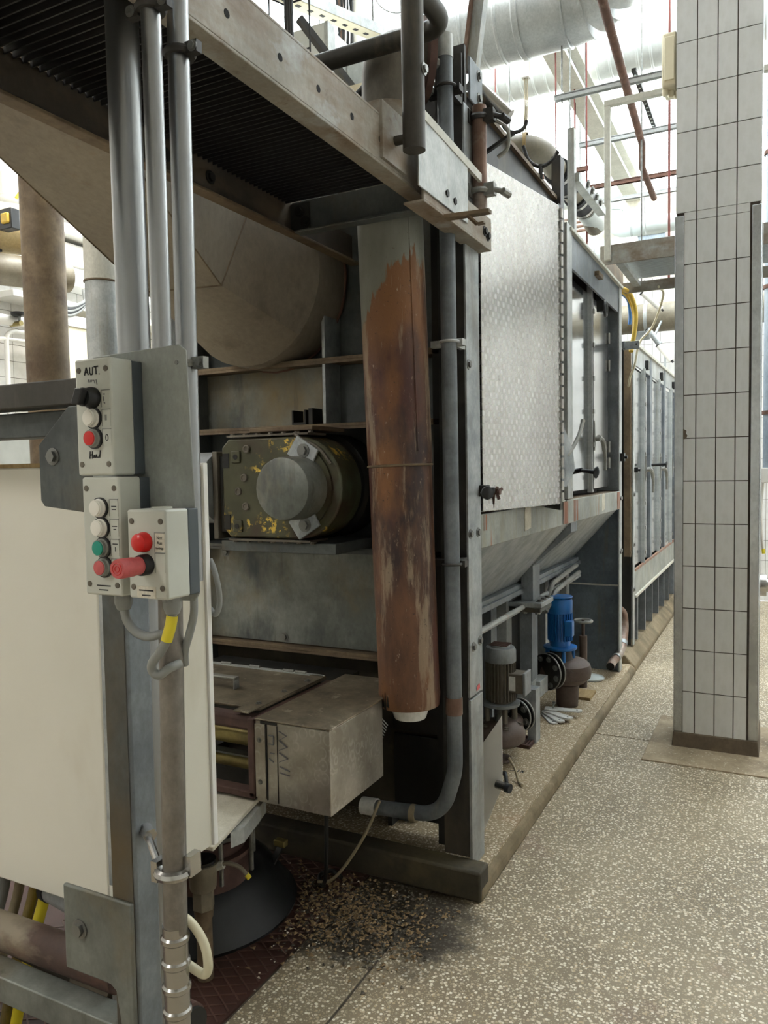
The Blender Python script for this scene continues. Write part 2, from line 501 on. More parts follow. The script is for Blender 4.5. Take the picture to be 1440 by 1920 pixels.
def m_scoured(name):
    """stainless with looping hand-ground marks and a dull, dirty film"""
    t = NT(name)
    nd = t.n('ShaderNodeTexVoronoi', feature='F1')
    t.l(t.mapping((1, 1, .8)), nd.inputs['Vector'])
    nd.inputs['Scale'].default_value = 26
    nd.inputs['Randomness'].default_value = .7
    ring = t.math('SINE', t.math('MULTIPLY', nd.outputs['Distance'], 19.))
    msk = t.math('MULTIPLY', t.ramp(ring, .2, .95), t.ramp(t.noise(9, (1, 1, 1), 4), .45, .58))
    base = t.ramp(t.noise(5, (1, 1, 1), 6), .38, .62, lin('b5afa5'), lin('968f84'))
    base = t.mix(t.math('MULTIPLY', msk, .3), base, lin('e2dfd8'))
    dirt = t.ramp(t.noise(4, (1, 1, 1), 8, .7), .5, .66)
    base = t.mix(t.math('MULTIPLY', dirt, .4), base, lin('756a5a'))
    t.col(base)
    t.l(t.math('MULTIPLY_ADD', msk, .12, .3), t.b.inputs['Roughness'])
    t.b.inputs['Metallic'].default_value = .75
    t.bump(t.noise(3), .15, .004)
    MATS[name] = t.m
m_scoured('scoured_steel')

def m_terrazzo(name, chipc, bind1, bind2, dirtamt=.6, stain='6d4a44', heap=False):
    t = NT(name)
    WH, BK_ = (1, 1, 1, 1), (0, 0, 0, 1)
    def chips(sc, r0, r1, keep):
        nd = t.n('ShaderNodeTexVoronoi', feature='F1')
        t.l(t.mapping(), nd.inputs['Vector'])
        nd.inputs['Scale'].default_value = sc
        sep = t.n('ShaderNodeSeparateColor')
        t.l(nd.outputs['Color'], sep.inputs[0])
        return t.math('MULTIPLY', t.ramp(nd.outputs['Distance'], r0, r1, WH, BK_), t.ramp(sep.outputs[0], keep, keep + .02)), sep.outputs[1]
    big, tone = chips(84, .38, .46, .25)
    sml, tone2 = chips(160, .38, .47, .25)
    base = t.ramp(t.noise(2.2, (1, 1, 1), 7), .32, .7, lin(bind1), lin(bind2))
    dirt = t.ramp(t.noise(.9, (1, 1, 1), 7, .65, loc=(2, 4, 0)), .42, .75)
    base = t.mix(t.math('MULTIPLY', dirt, dirtamt), base, lin('5b4c3c'))
    chc = t.mix(tone, lin(chipc), lin('b09a78'))
    base = t.mix(t.math('MULTIPLY', sml, .75), base, t.mix(tone2, lin('c9bda4'), lin('93805f')))
    base = t.mix(big, base, chc)
    rs = t.ramp(t.noise(1.7, (1, 1, 1), 6, .7, loc=(9, 3, 0)), .60, .74)
    base = t.mix(t.math('MULTIPLY', rs, .5), base, lin(stain))
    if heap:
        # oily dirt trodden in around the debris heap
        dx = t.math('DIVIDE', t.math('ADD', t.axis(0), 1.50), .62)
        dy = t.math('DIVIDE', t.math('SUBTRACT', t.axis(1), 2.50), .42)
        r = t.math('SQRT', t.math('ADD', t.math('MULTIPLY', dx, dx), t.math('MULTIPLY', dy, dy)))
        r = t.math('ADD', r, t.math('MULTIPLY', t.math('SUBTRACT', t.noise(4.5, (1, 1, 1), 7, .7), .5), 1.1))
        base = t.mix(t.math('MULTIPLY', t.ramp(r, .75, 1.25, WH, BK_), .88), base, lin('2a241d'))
    t.col(base)
    t.l(t.math('MULTIPLY_ADD', big, -.14, .52), t.b.inputs['Roughness'])
    t.bump(t.math('ADD', big, t.math('MULTIPLY', t.noise(30), .6)), .2, .002)
    MATS[name] = t.m
m_terrazzo('terrazzo', 'ebe4d3', '94876f', '796d58', .4, heap=True)
m_terrazzo('terrazzo_kerb', 'e2dac8', 'a18f72', '8a785c', .3, 'a06f4c')

def m_gear():
    """olive gearbox paint flaking to yellow primer, with oil-dark areas"""
    t = NT('gear_paint')
    base = t.ramp(t.noise(5), .3, .7, lin('53523a'), lin('35341f'))
    base = t.mix(t.ramp(t.noise(3, (1, 1, 1), 6, .6, loc=(4, 0, 0)), .48, .58), base, lin('3d2f22'))
    base = t.mix(t.ramp(t.noise(2.6, (1, 1, .6), 4, loc=(1, 3, 8)), .55, .62), base, lin('5a6450'))
    fl = t.math('MULTIPLY', t.ramp(t.noise(30, (1, 1, 1), 5, .7), .52, .56), t.ramp(t.noise(5.2, (1, 1, 1), 4, loc=(6, 6, 1)), .565, .64))
    base = t.mix(fl, base, lin('d6b347'))
    t.col(base)
    t.bump(t.noise(22), .2, .003)
    MATS['gear_paint'] = t.fin(.45, .1, .12)
m_gear()

def m_checker():
    t = NT('checker_plate')
    base = t.ramp(t.noise(2.3), .3, .7, lin('5a3b34'), lin('41302b'))
    base = t.mix(t.ramp(t.noise(1.7, (1, 1, 1), 6, .6, loc=(4, 0, 0)), .48, .68), base, lin('2b2824'))
    t.col(base)
    MATS['checker_plate'] = t.fin(.5, .2, .12)
m_checker()

def m_wallgrid(name, w, h, tilec, axu):
    t = NT(name)
    u = t.math('FRACT', t.math('DIVIDE', t.math('ADD', t.axis(axu), 100 * w), w))
    v = t.math('FRACT', t.math('DIVIDE', t.axis(2), h))
    gu = t.math('LESS_THAN', t.math('ABSOLUTE', t.math('SUBTRACT', u, .5)), .5 - .003 / w)
    gv = t.math('LESS_THAN', t.math('ABSOLUTE', t.math('SUBTRACT', v, .5)), .5 - .003 / h)
    g = t.math('MULTIPLY', gu, gv)
    tc = t.ramp(t.noise(2), .3, .7, lin(tilec), lin('d8d6d1'))
    t.col(t.mix(g, lin('6e675c'), tc))
    MATS[name] = t.fin(.3, 0)
m_wallgrid('wall_tiles_far', .1, .245, 'e2e0dc', 0)
m_wallgrid('wall_tiles_right', .1, .245, 'e2e0dc', 1)
m_wallgrid('wall_tiles_left', .15, .15, 'dedbd6', 1)

def m_glass():
    t = NT('skylight_glass')
    tr = t.n('ShaderNodeBsdfTransparent')
    gl = t.n('ShaderNodeBsdfGlossy')
    gl.inputs['Roughness'].default_value = .05
    mx = t.n('ShaderNodeMixShader')
    mx.inputs[0].default_value = .06
    tr.inputs[0].default_value = (.95, .97, .97, 1)
    t.l(tr.outputs[0], mx.inputs[1])
    t.l(gl.outputs[0], mx.inputs[2])
    t.l(mx.outputs[0], t.t.nodes['Material Output'].inputs[0])
    MATS['skylight_glass'] = t.m
m_glass()
def m_lampglow():
    t = NT('lamp_tube')
    t.b.inputs['Emission Color'].default_value = (1, .9, .75, 1)
    t.b.inputs['Emission Strength'].default_value = 5
    t.col((1, 1, 1, 1))
    MATS['lamp_tube'] = t.m
m_lampglow()
# ---------------------------------------------------------------- setting
YF = 10.3            # far wall
XL, XR = -6.2, 2.3   # side walls
YB = -6.0
CZ = 6.4             # ceiling

fl = struct(B('floor', 'grout', None, (XL, XR, YB, YF, -.12, -.006)), 'speckled terrazzo floor of the hall')
J = .005
for x0, x1, y0, y1 in ((-1.185, XR, YB, 4.78), (-1.185, XR, 4.78, YF), (-1.465, -1.185, YB, 2.72), (XL, -1.465, YB, .6), (XL, -2.9, .6, YF)):
    B('floor_slab', 'terrazzo', fl, (x0 + J, x1 - J, y0 + J, y1 - J, -.02, 0), bev=.003)
pad = B('pillar_slab', 'slab_tan', fl, (-.66, .02, 4.44, 5.3, -.01, .008), bev=.004)

# chequered trench cover beside the machine
cp = tag(B('checker_plate', 'checker_plate', None, (-2.895, -1.47, .61, 2.73, -.02, .002)), 'reddish brown raised-diamond steel floor plate beside the terrazzo', 'floor plate')
mb = MB()
pit = .052
for s_ in (1, -1):
    k = -80
    while k < 110:
        # diagonal ribs clipped to the visible half of the plate
        x0, y0 = -2.35, 1.2 + k * pit
        L = (-1.48 + 2.35)
        sl = s_ * .62
        xa, xb = x0, x0 + L
        ya, yb = y0, y0 + sl * L
        lo, hi = .95, 2.70
        if not (max(ya, yb) < lo or min(ya, yb) > hi):
            def clip(y):
                return x0 + (y - y0) / sl
            if ya < lo: xa, ya = clip(lo), lo
            if yb < lo: xb, yb = clip(lo), lo
            if ya > hi: xa, ya = clip(hi), hi
            if yb > hi: xb, yb = clip(hi), hi
            if xb - xa > .01:
                mb.bar((xa, ya, .0025), (xb, yb, .0025), .005, .004)
        k += 1
r_ = mb.build('raised_diamonds', 'checker_ridge', cp)
r_['kind'] = 'stuff'

# raised machine plinth with a chamfered edge
kb = MB()
prof = [(-.98, 0), (-.983, .052), (-1.0, .068), (-3.6, .068), (-3.6, 0)]
kb.prism([(x, 2.70, z) for x, z in prof], (0, 3.6, 0))
kerb = struct(kb.build('plinth_kerb', 'concrete', None, bev=.012), 'raised concrete machine plinth with chamfered edge')
B('plinth_top', 'terrazzo_kerb', kerb, (-3.55, -1.006, 2.79, 6.28, .06, .078))
kb2 = MB().prism([(-.985, 6.31, 0), (-.98, 6.31, .05), (-1.06, 6.31, .14), (-3.6, 6.31, .14), (-3.6, 6.31, 0)], (0, 3.95, 0)).build('plinth_block', 'concrete', kerb, bev=.01)
B('plinth_front', 'concrete_dirt_shade', kerb, (-3.58, -.984, 2.69, 2.79, 0, .118), bev=.01)  # front face darkened in its colour for shade as well as dirt

# tiled pillar with stainless corner guards
px0, px1, py0, py1 = -.52, -.08, 4.74, 5.18
pil = struct(B('pillar', 'grout', None, (px0 + .008, px1 - .008, py0 + .008, py1 - .008, 0, CZ)), 'square tiled hall pillar with steel corner guards')
xs_lo = [-.475, -.408, -.303, -.203, -.133]
xs_hi = [-.52, -.408, -.303, -.203, -.08]
TH = .245
JW = .0055
zrow = [.09 + TH * i for i in range(0, 26)]
for i in range(25):
    z0, z1 = zrow[i], zrow[i + 1]
    cut = 3.075
    segs = [(z0, z1)] if z1 <= cut or z0 >= cut else [(z0, cut), (cut, z1)]
    for a, b in segs:
        xs = xs_lo if b <= cut else xs_hi
        for k in range(4):
            w = xs[k + 1] - xs[k] - JW
            h = b - a - (JW if b != cut else 0)
            if a > 4.7:
                continue
            inst('tile', 'unit_tile', lambda: MB().box(-.5, .5, -.5, .5, -.5, .5),
                 ((xs[k] + xs[k + 1]) / 2, py0 + .006, (a + b) / 2), None, (w, .012, h), 'tile', pil)
    # left flank of the pillar, seen from a step aside
    for k in range(4):
        ys = [py0 + .045, py0 + .14, py0 + .24, py0 + .34, py1 - .045]
        if z0 < 4.6:
            inst('tile', 'unit_tile', lambda: 0, (px0 + .006, (ys[k] + ys[k + 1]) / 2, (z0 + z1) / 2), None,
                 (.012, ys[k + 1] - ys[k] - JW, z1 - z0 - JW), 'tile', pil)
            inst('tile', 'unit_tile', lambda: 0, (px1 - .006, (ys[k] + ys[k + 1]) / 2, (z0 + z1) / 2), None,
                 (.012, ys[k + 1] - ys[k] - JW, z1 - z0 - JW), 'tile', pil)
gz0, gz1 = .095, 3.06
for gx, sx in ((px0, 1), (px1, -1)):
    for gy, sy in ((py0, 1), (py1, -1)):
        mb = MB()
        r = .012
        mb.box(min(gx, gx + sx * .045), max(gx, gx + sx * .045), min(gy - sy * .003, gy + sy * .001), max(gy - sy * .003, gy + sy * .001), gz0, gz1)
        mb.box(min(gx - sx * .003, gx + sx * .001), max(gx - sx * .003, gx + sx * .001), min(gy - sy * .003, gy + sy * .045), max(gy - sy * .003, gy + sy * .045), gz0, gz1)
        mb.build('corner_guard', 'stainless_guard', pil, bev=.002)
mb = MB()
mb.prism([(px0 - .012, py0 - .014, 0), (px0 - .004, py0 - .006, .092), (px1 + .004, py0 - .006, .092), (px1 + .012, py0 - .014, 0)], (0, py1 - py0 + .02, 0))
mb.build('pillar_plinth', 'plinth', pil, bev=.006)
MB().prism([(-.474, py0 - .0006, 1.80), (-.458, py0 - .0006, 1.803), (-.452, py0 - .0006, 1.822), (-.460, py0 - .0006, 1.835), (-.456, py0 - .0006, 1.848), (-.468, py0 - .0006, 1.856), (-.474, py0 - .0006, 1.86)], (0, .002, 0)).build('chipped_patch', 'plinth', pil)
B('upper_render', 'plaster', pil, (px0 + .004, px1 - .004, py0 + .002, py1 - .004, 4.75, CZ))

# walls
wb = struct(B('wall_back', 'wall_tiles_far', None, (XL, XR, YF, YF + .2, 0, 4.0)), 'white tiled far wall')
B('plaster_band', 'plaster', wb, (XL, XR, YF + .005, YF + .2, 4.0, 5.05))
for x_a, x_b, r0, r1 in ((-20, -10, 9, 16), (-3, 3, 0, 16)):
    for k in range(x_a, x_b):
        for i in range(r0, r1):
            inst('wall_tile', 'unit_tile', lambda: 0, ((k + .5) * .1, YF - .001, (i + .5) * TH), None, (.0955, .008, TH - .0045), 'tile_far', wb)
wl = struct(B('wall_left', 'wall_tiles_left', None, (XL - .2, XL, YB, YF, 0, CZ)), 'white tiled left wall')
for k in range(29, 43):
    for i in range(9, 29):
        inst('wall_tile', 'unit_tile', lambda: 0, (XL + .001, (k + .5) * .15, (i + .5) * .15), None, (.008, .145, .145), 'tile_far', wl)
struct(B('wall_right', 'wall_tiles_right', None, (XR, XR + .2, YB, YF, 0, CZ)), 'white tiled right wall')
struct(B('wall_front', 'white_wall', None, (XL, XR, YB - .2, YB, 0, CZ)), 'plain white wall behind the viewpoint')

# ceiling with two glazed bays
bays = [(XL + .05, 1.9, 3.8, YF + .2), (-4.8, -2.6, -4.3, -2.7)]
ce = struct(B('ceiling', 'white_wall', None, (XL, XR, -2.7, 3.8, CZ, CZ + .2), (XL, XR, YB, -4.3, CZ, CZ + .2), (XL, -4.8, -4.3, -2.7, CZ, CZ + .2),
              (-2.6, XR, -4.3, -2.7, CZ, CZ + .2), (1.9, XR, 3.8, YF + .2, CZ, CZ + .2)), 'white ceiling around the roof glazing')
for bi, (x0, x1, y0, y1) in enumerate(bays):
    w_ = struct(B('window_%d' % (bi + 1), 'beam_paint', None, (x0, x1, y0, y0 + .06, CZ, CZ + .12), (x0, x1, y1 - .06, y1, CZ, CZ + .12),
                  (x0, x0 + .06, y0, y1, CZ, CZ + .12), (x1 - .06, x1, y0, y1, CZ, CZ + .12)), 'frame of a glazed roof bay')
    nx = 3
    for k in range(nx):
        a, b = x0 + (x1 - x0) * k / nx, x0 + (x1 - x0) * (k + 1) / nx
        B('pane', 'skylight_glass', w_, (a + .01, b - .01, y0 + .03, y1 - .03, CZ + .05, CZ + .056))
w3 = struct(B('window_3', 'beam_paint', None, (XL, XR, YF + .05, YF + .15, 5.05, 5.09), (XL, XR, YF + .05, YF + .15, CZ - .05, CZ)), 'glazed strip above the far wall')
for k in range(3):
    a, b = XL + (XR - XL) * k / 3, XL + (XR - XL) * (k + 1) / 3
    B('pane', 'skylight_glass', w3, (a + .01, b - .01, YF + .095, YF + .1, 5.09, CZ - .05))

# tube luminaires of the hall
for i, (lp, en) in enumerate(LAMPS):
    nm = ('over the left hall beside the pipes', 'over the left hall near the tiled wall', 'behind the viewpoint on the left')[i]
    t = thing('tube_lamp', 'white twin tube ceiling lamp ' + nm, 'lamp', (lp[0], lp[1], lp[2]), 'tube lamps of the hall')
    B('lamp_body', 'lamp_white', t, (lp[0] - .12, lp[0] + .12, lp[1] - .75, lp[1] + .75, lp[2] + .03, lp[2] + .1))
    for s_ in (-1, 1):
        MB().cyl((lp[0] + s_ * .06, lp[1] - .7, lp[2]), (lp[0] + s_ * .06, lp[1] + .7, lp[2]), .013, n=10).build('tube', 'lamp_tube', t)
        MB().cyl((lp[0], lp[1] + s_ * .5, lp[2] + .1), (lp[0], lp[1] + s_ * .5, CZ), .008, n=6).build('hanger', 'boltsteel', t)
# ---------------------------------------------------------------- the washing machine, near unit
XS = -1.05      # its aisle side
W1 = thing('industrial_washer', 'long galvanised industrial washing machine with stainless side doors', 'machine', (-1.8, 4.4, .14))
# front end: recessed panels between flanges
for nm, m, b in (('front_panel', 'galv_dark', (-2.7, -1.17, 2.955, 2.975, 2.13, 3.0)),
                 ('front_panel', 'galv_panel', (-2.7, -1.715, 2.93, 2.95, 1.855, 2.11)),
                 ('front_panel', 'galv_dark', (-1.70, -1.17, 2.945, 2.965, 1.855, 2.11)),
                 ('front_panel', 'galv_dark', (-2.7, -1.17, 2.955, 2.975, 1.335, 1.835)),
                 ('front_panel', 'galv_panel', (-2.7, -1.2, 2.88, 2.90, .88, 1.31)),
                 ('front_panel', 'concrete_dirt_shade', (-2.7, -1.17, 2.96, 2.98, .142, .86))):
    B(nm, m, W1, b)
for z, y0, m in ((2.12, 2.80, 'brown_steel'), (1.845, 2.80, 'brown_steel'), (1.322, 2.80, 'galv_dark'), (.867, 2.84, 'brown_steel')):
    B('front_flange', m, W1, (-2.7, -1.17, y0, 2.96, z - .007, z + .007), bev=.002)
    B('flange_lip', m, W1, (-2.7, -1.17, y0, y0 + .012, z - .018, z - .007))
B('stiffener', 'galv', W1, (-1.715, -1.70, 2.82, 2.955, 1.853, 2.9), bev=.002)
B('stiffener', 'galv_dark', W1, (-1.49, -1.475, 2.84, 2.955, 2.13, 2.9))
B('stiffener', 'galv_panel', W1, (-1.46, -1.36, 2.90, 2.93, 2.13, 2.6))
B('left_jamb', 'galv_dark', W1, (-2.45, -2.42, 2.78, 2.95, .142, 2.9))
mb = MB().box(-1.86, -1.79, 2.80, 2.88, 1.853, 1.862).box(-1.86, -1.852, 2.80, 2.88, 1.862, 1.915).box(-1.798, -1.79, 2.80, 2.88, 1.862, 1.915).box(-1.775, -1.755, 2.80, 2.88, 1.853, 1.92)
mb.build('cable_bracket', 'black_steel', W1)
for x, z in ((-1.98, .905), (-2.3, 1.28)):
    bolt(W1, (x, 2.88, z), (0, -1, 0), .014)
# dark lower front panels right of the infeed box
for x0, x1, z0, z1, y in ((-1.46, -1.20, .16, .52, 2.93), (-1.46, -1.20, .54, .84, 2.92), (-1.19, -1.12, .16, .84, 2.91)):
    B('lower_panel', 'black_steel', W1, (x0, x1, y, y + .015, z0, z1), bev=.002)
# corner post: front flange plus side flange
B('post_flange', 'dark_steel', W1, (-1.165, -1.058, 2.78, 2.79, .125, 3.2))
B('post_web', 'galv', W1, (-1.06, XS, 2.78, 2.925, .76, 3.02), bev=.002)
B('post_foot', 'galv', W1, (-1.062, XS + .002, 2.782, 2.92, .078, .75), bev=.002)
for y, z in ((2.80, 1.40), (2.885, 1.40), (2.82, .955), (2.895, .965), (2.80, 2.05)):
    bolt(W1, (XS, y, z), (1, 0, 0), .013)
MB().prism([(XS + .002, 2.845, .772), (XS + .002, 2.885, .775), (XS + .002, 2.88, .795), (XS + .002, 2.85, .79)], (.001, 0, 0)).build('paint_mark', 'red_faded', W1)
B('corner_filler', 'black_steel', W1, (-1.20, -1.16, 2.80, 2.96, .142, 2.9))
# body behind everything, so nothing shows through
B('body_shell', 'black_steel', W1, (-2.65, -1.22, 3.0, 6.0, 1.36, 2.98))
B('body_shell', 'black_steel', W1, (-2.65, -1.53, 3.0, 6.0, .16, 1.36))
# side rail with rust runs
B('side_rail', 'galv_rail', W1, (-1.062, XS, 2.925, 4.33, 1.33, 1.468), bev=.003)
B('side_rail', 'galv_rail', W1, (-1.062, XS + .003, 4.34, 6.0, 1.33, 1.465), bev=.003)
B('rail_ledge', 'brown_steel', W1, (-1.2, -1.062, 2.93, 6.0, 1.455, 1.465))
for y in (4.31, 4.56, 5.94):
    B('rust_run', 'rust_streak', W1, (XS + .003, XS + .0045, y - .055, y + .05, 1.335, 1.46))
B('rust_run', 'rust_streak', W1, (XS, XS + .0015, 2.955, 2.99, 1.40, 1.465))
# paper stickers on the rail
for y, w, zc in ((3.57, .1, 1.415), (5.37, .1, 1.41)):
    mb = MB().prism([(XS + .001, y - w / 2, zc - .06), (XS + .001, y + w / 2, zc - .052), (XS + .001, y + w / 2, zc + .055), (XS + .001, y + w * .25, zc + .058), (XS + .001, y - w * .4, zc + .052), (XS + .001, y - w / 2, zc + .04)], (.0025, 0, 0))
    mb.build('sticker', 'paper', W1)
# second post, top fascia, end post
B('side_post', 'galv_light', W1, (-1.10, XS, 4.38, 4.50, 1.47, 3.02), bev=.003)
B('side_post', 'black_steel', W1, (-1.14, -1.07, 4.18, 4.36, 1.47, 3.0))
B('top_fascia', 'galv_blue', W1, (-1.075, -1.06, 4.5, 6.0, 2.80, 2.99))
B('top_lip', 'beam_paint', W1, (-1.2, XS + .012, 4.45, 6.1, 2.99, 3.01), bev=.003)
B('side_post', 'galv_light', W1, (-1.062, XS, 6.0, 6.1, .078, 2.99), bev=.002)
B('end_jamb', 'galv_blue', W1, (-1.24, -1.062, 6.0, 6.012, 1.47, 2.99))
B('end_plate', 'galv_slate', W1, (-1.6, -1.064, 6.04, 6.052, .078, .735), bev=.001)
B('end_plate', 'galv_slate', W1, (-1.6, -1.064, 6.05, 6.062, .74, 1.335))
B('plate_seam', 'beam_paint', W1, (-1.6, -1.06, 6.034, 6.05, .735, .745))
for y, z in ((6.03, 1.41), (6.07, 1.41), (6.03, 1.0), (6.07, 1.01)):
    bolt(W1, (XS, y, z), (1, 0, 0), .013)
inst('catch', 'unit_catch', lambda: MB().box(-.03, .03, -.02, .02, 0, .03).cyl((0, 0, .03), (0, 0, .05), .012), (XS, 6.05, 1.72), (1, 0, 0), (1, 1, 1), 'black_plastic', W1)
# roof hood
MB().prism([(-1.10, 2.95, 2.80), (-1.10, 2.95, 3.12), (-1.45, 2.95, 3.34), (-1.45, 2.95, 2.8)], (0, 1.35, 0)).build('hood', 'dark_steel', W1)
MB().bar((-1.095, 2.95, 3.125), (-1.095, 4.32, 3.125), .03, .02).build('hood_trim', 'brown_steel', W1)
B('top_plate', 'galv_dark', W1, (-2.6, -1.2, 4.3, 6.1, 2.98, 3.0))
# sloping sump side below the rail
mb = MB().prism([(-1.062, 2.93, 1.335), (-1.40, 2.93, .955), (-1.41, 2.93, .965), (-1.075, 2.93, 1.345)], (0, 3.07, 0))
mb.build('sump_slope', 'galv', W1)
B('sump_tray', 'galv_blue', W1, (-1.46, -1.36, 2.95, 6.0, .90, .955), (-1.36, -1.345, 2.95, 6.0, .90, .93), bev=.002)
for i, y in enumerate((3.05, 3.32, 3.6, 3.85, 4.1, 4.38, 4.95, 5.25, 5.55, 5.85)):
    B('sump_rib', 'galv_light' if i % 2 else 'galv_blue', W1, (-1.50, -1.42, y, y + .1, .078, .90))
B('sump_wall', 'dark_steel', W1, (-1.52, -1.50, 2.98, 6.04, .078, .95))
# slim pipes along the tray
for z, dx in ((.885, 0), (.862, -.03)):
    MB().tube([(-1.335 + dx, 3.0, z - .06), (-1.335 + dx, 5.9, z - .06)], .016, 10).build('tray_pipe', 'galv_light', W1)
for k in range(2):
    p = MB().tube(fil([(-1.30 - k * .02, 5.75, .87 + k * .05), (-1.30 - k * .02, 5.05, .83 + k * .05), (-1.32 - k * .02, 4.88, .72)], .1), .017, 10)
    p.build('hose_pipe', 'flange_grey', W1)
# bent support brackets carrying the sump
MB().prism([(-1.062, 4.5, 1.335), (-1.062, 4.5, 1.27), (-1.292, 4.5, 1.065), (-1.292, 4.5, .855), (-1.365, 4.5, .855), (-1.365, 4.5, 1.10), (-1.13, 4.5, 1.335)], (0, .15, 0)).build('support_bracket', 'galv_blue', W1, bev=.002)
B('clamp_block', 'galv', W1, (-1.42, -1.22, 4.42, 4.70, .825, .855), bev=.004)
B('clamp_block', 'galv_dark', W1, (-1.41, -1.23, 4.43, 4.69, .795, .822), bev=.003)
for y in (4.48, 4.56, 4.64):
    bolt(W1, (-1.245, y, .855), (0, 0, 1), .016)
for x in (-1.40, -1.33, -1.25):
    bolt(W1, (x, 4.45, .797), (0, 0, -1), .016)
B('lower_leg', 'galv_blue', W1, (-1.377, -1.30, 4.5, 4.62, .36, .795), bev=.002)
MB().prism([(-1.377, 4.5, .36), (-1.30, 4.5, .36), (-1.345, 4.5, .14), (-1.42, 4.5, .14)], (0, .10, 0)).build('leg_brace', 'galv', W1, bev=.002)
MB().bar((-1.385, 4.55, .078), (-1.385, 4.55, .16), .09, .10).build('leg_foot', 'galv_dark', W1)
B('square_stub', 'galv_light', W1, (-1.345, -1.285, 4.625, 4.80, .23, .33), bev=.003)

# ---- the big engine-turned door, standing a little proud at its hinge side
D0, D1 = V((-1.044, 2.935, 0)), V((-.907, 3.635, 0))
dz0, dz1 = 1.478, 2.865
dn = V((D1.y - D0.y, -(D1.x - D0.x), 0)).normalized()
door = MB().prism([(D0.x, D0.y, dz0), (D1.x, D1.y, dz0), (D1.x, D1.y, dz1), (D0.x, D0.y, dz1)], -dn * .025).build('side_door', 'perlage_door', W1, bev=.002)
# hinge post that carries the door
MB().prism([(D1.x - .004, D1.y + .004, dz0 - .03), (D1.x - .002, D1.y + .05, dz0 - .03), (-1.06, 4.2, dz0 - .03), (-1.06, 3.9, dz0 - .03)], (0, 0, 1.43)).build('hinge_post', 'dark_steel', W1)
zz = dz0 + .01
while zz < dz1 - .05:
    inst('hinge_knuckle', 'unit_knuckle', lambda: MB().cyl((0, 0, 0), (0, 0, .8), .011, n=10), (D1.x + .004, D1.y + .01, zz), (0, 0, 1), (1, 1, .055), 'stainless', door)
    zz += .055
# lever clamp of the door at the hinge post, and knob latch at the free edge
lv = MB()
lv.tube(spline([(-.905, 3.70, 1.70), (-.885, 3.72, 1.72), (-.86, 3.80, 1.80), (-.85, 3.86, 1.88)]), [.010] * 24 + [.013], 8)
lv.build('lever', 'flange_grey', door)
MB().prism([(-.92, 3.66, 1.56), (-.90, 3.66, 1.56), (-.875, 3.72, 1.64), (-.885, 3.72, 1.74), (-.92, 3.66, 1.86)], (.012, .02, 0)).build('lever_plate', 'galv', door)
mb = MB().lathe([(.004, 0), (.02, .002), (.026, .012), (.024, .02), (.008, .026)], (-1.005, 2.862, 1.555), (.6, -.8, .1))
mb.cyl((-1.01, 2.868, 1.555), (-1.05, 2.92, 1.555), .008, n=10)
mb.build('latch_knob', 'black_plastic', door)
MB().box(-1.05, -1.02, 2.90, 2.95, 1.54, 1.585).box(-1.042, -1.01, 2.955, 2.985, 1.55, 1.575).build('latch', 'dark_steel', door, bev=.003)
mb = MB()
for a in range(3):
    th = a * 2.1 + .4
    mb.cyl((-1.018, 3.02, 1.555), (-1.005, 3.02 + .035 * math.cos(th), 1.555 + .03 * math.sin(th)), .007, n=8)
mb.cyl((-1.03, 3.02, 1.555), (-1.0, 3.018, 1.555), .012, n=10)
mb.build('wing_nut', 'rust_flange', door)
MB().prism([(-1.0265, 3.005, 1.55), (-1.0265, 3.03, 1.55), (-1.0275, 3.018, 1.49)], (.0015, 0, 0)).build('rust_run', 'rust_bar', door)

# ---- recessed mirror doors of the second bay
def bay_doors(par_, y0, y1, z0, z1, xd, mA, mB, lever_y, lever_z, hng=True):
    ym = (y0 + y1) / 2 + .02
    dA = B('bay_door', mA, par_, (xd - .02, xd, y0, ym - .02, z0, z1), bev=.003)
    dB = B('bay_door', mB, par_, (xd - .02, xd, ym + .02, y1, z0, z1), bev=.003)
    bar_ = B('centre_bar', 'galv_light', par_, (xd - .005, xd + .03, ym - .022, ym + .022, z0 - .02, z1 + .05), bev=.003)
    B('bar_slot', 'dark_steel', bar_, (xd + .03, xd + .032, ym - .006, ym + .006, z0, z1 + .03))
    z = z0 + .08
    while z < z1:
        inst('clip', 'unit_clip', lambda: MB().box(-.5, .5, -.5, .5, -.5, .5), (xd + .034, ym, z), None, (.012, .03, .03), 'flange_grey', bar_)
        z += .22
    lvr = MB()
    lvr.prism([(xd + .03, ym, lever_z + .12), (xd + .03, ym + .04, lever_z), (xd + .03, ym, lever_z - .08)], (.012, 0, 0))
    lvr.cyl((xd + .03, ym + .03, lever_z), (xd + .07, ym + .03, lever_z), .018, n=12)
    lvr.tube(spline([(xd + .06, ym + .03, lever_z + .01), (xd + .075, ym + .10, lever_z - .02), (xd + .075, ym + .17, lever_z - .11), (xd + .07, ym + .2, lever_z - .21)]), [.017] * 14 + [.013] * 11, 8)
    lvr.build('lever_handle', 'flange_grey', bar_)
    if hng:
        for z in (z0 + .18, z0 + .3, z0 + .9, z0 + 1.1):
            if z < z1 - .05:
                inst('door_hinge', 'unit_dhinge', lambda: MB().cyl((0, 0, -.5), (0, 0, .5), .3, n=10), (xd + .008, y1 - .01, z), (0, 0, 1), (.03, .03, .08), 'flange_grey', dB)
    return dA, dB, bar_
dA, dB, cb = bay_doors(W1, 4.53, 5.93, 1.50, 2.80, -1.12, 'mirror_steel', 'perlage_fine', 0, 1.84)
mb = MB().cyl((-1.05, 4.44, 1.62), (-.98, 4.42, 1.635), .014, n=10).cyl((-.99, 4.422, 1.632), (-.90, 4.40, 1.62), .010, .014, n=10)
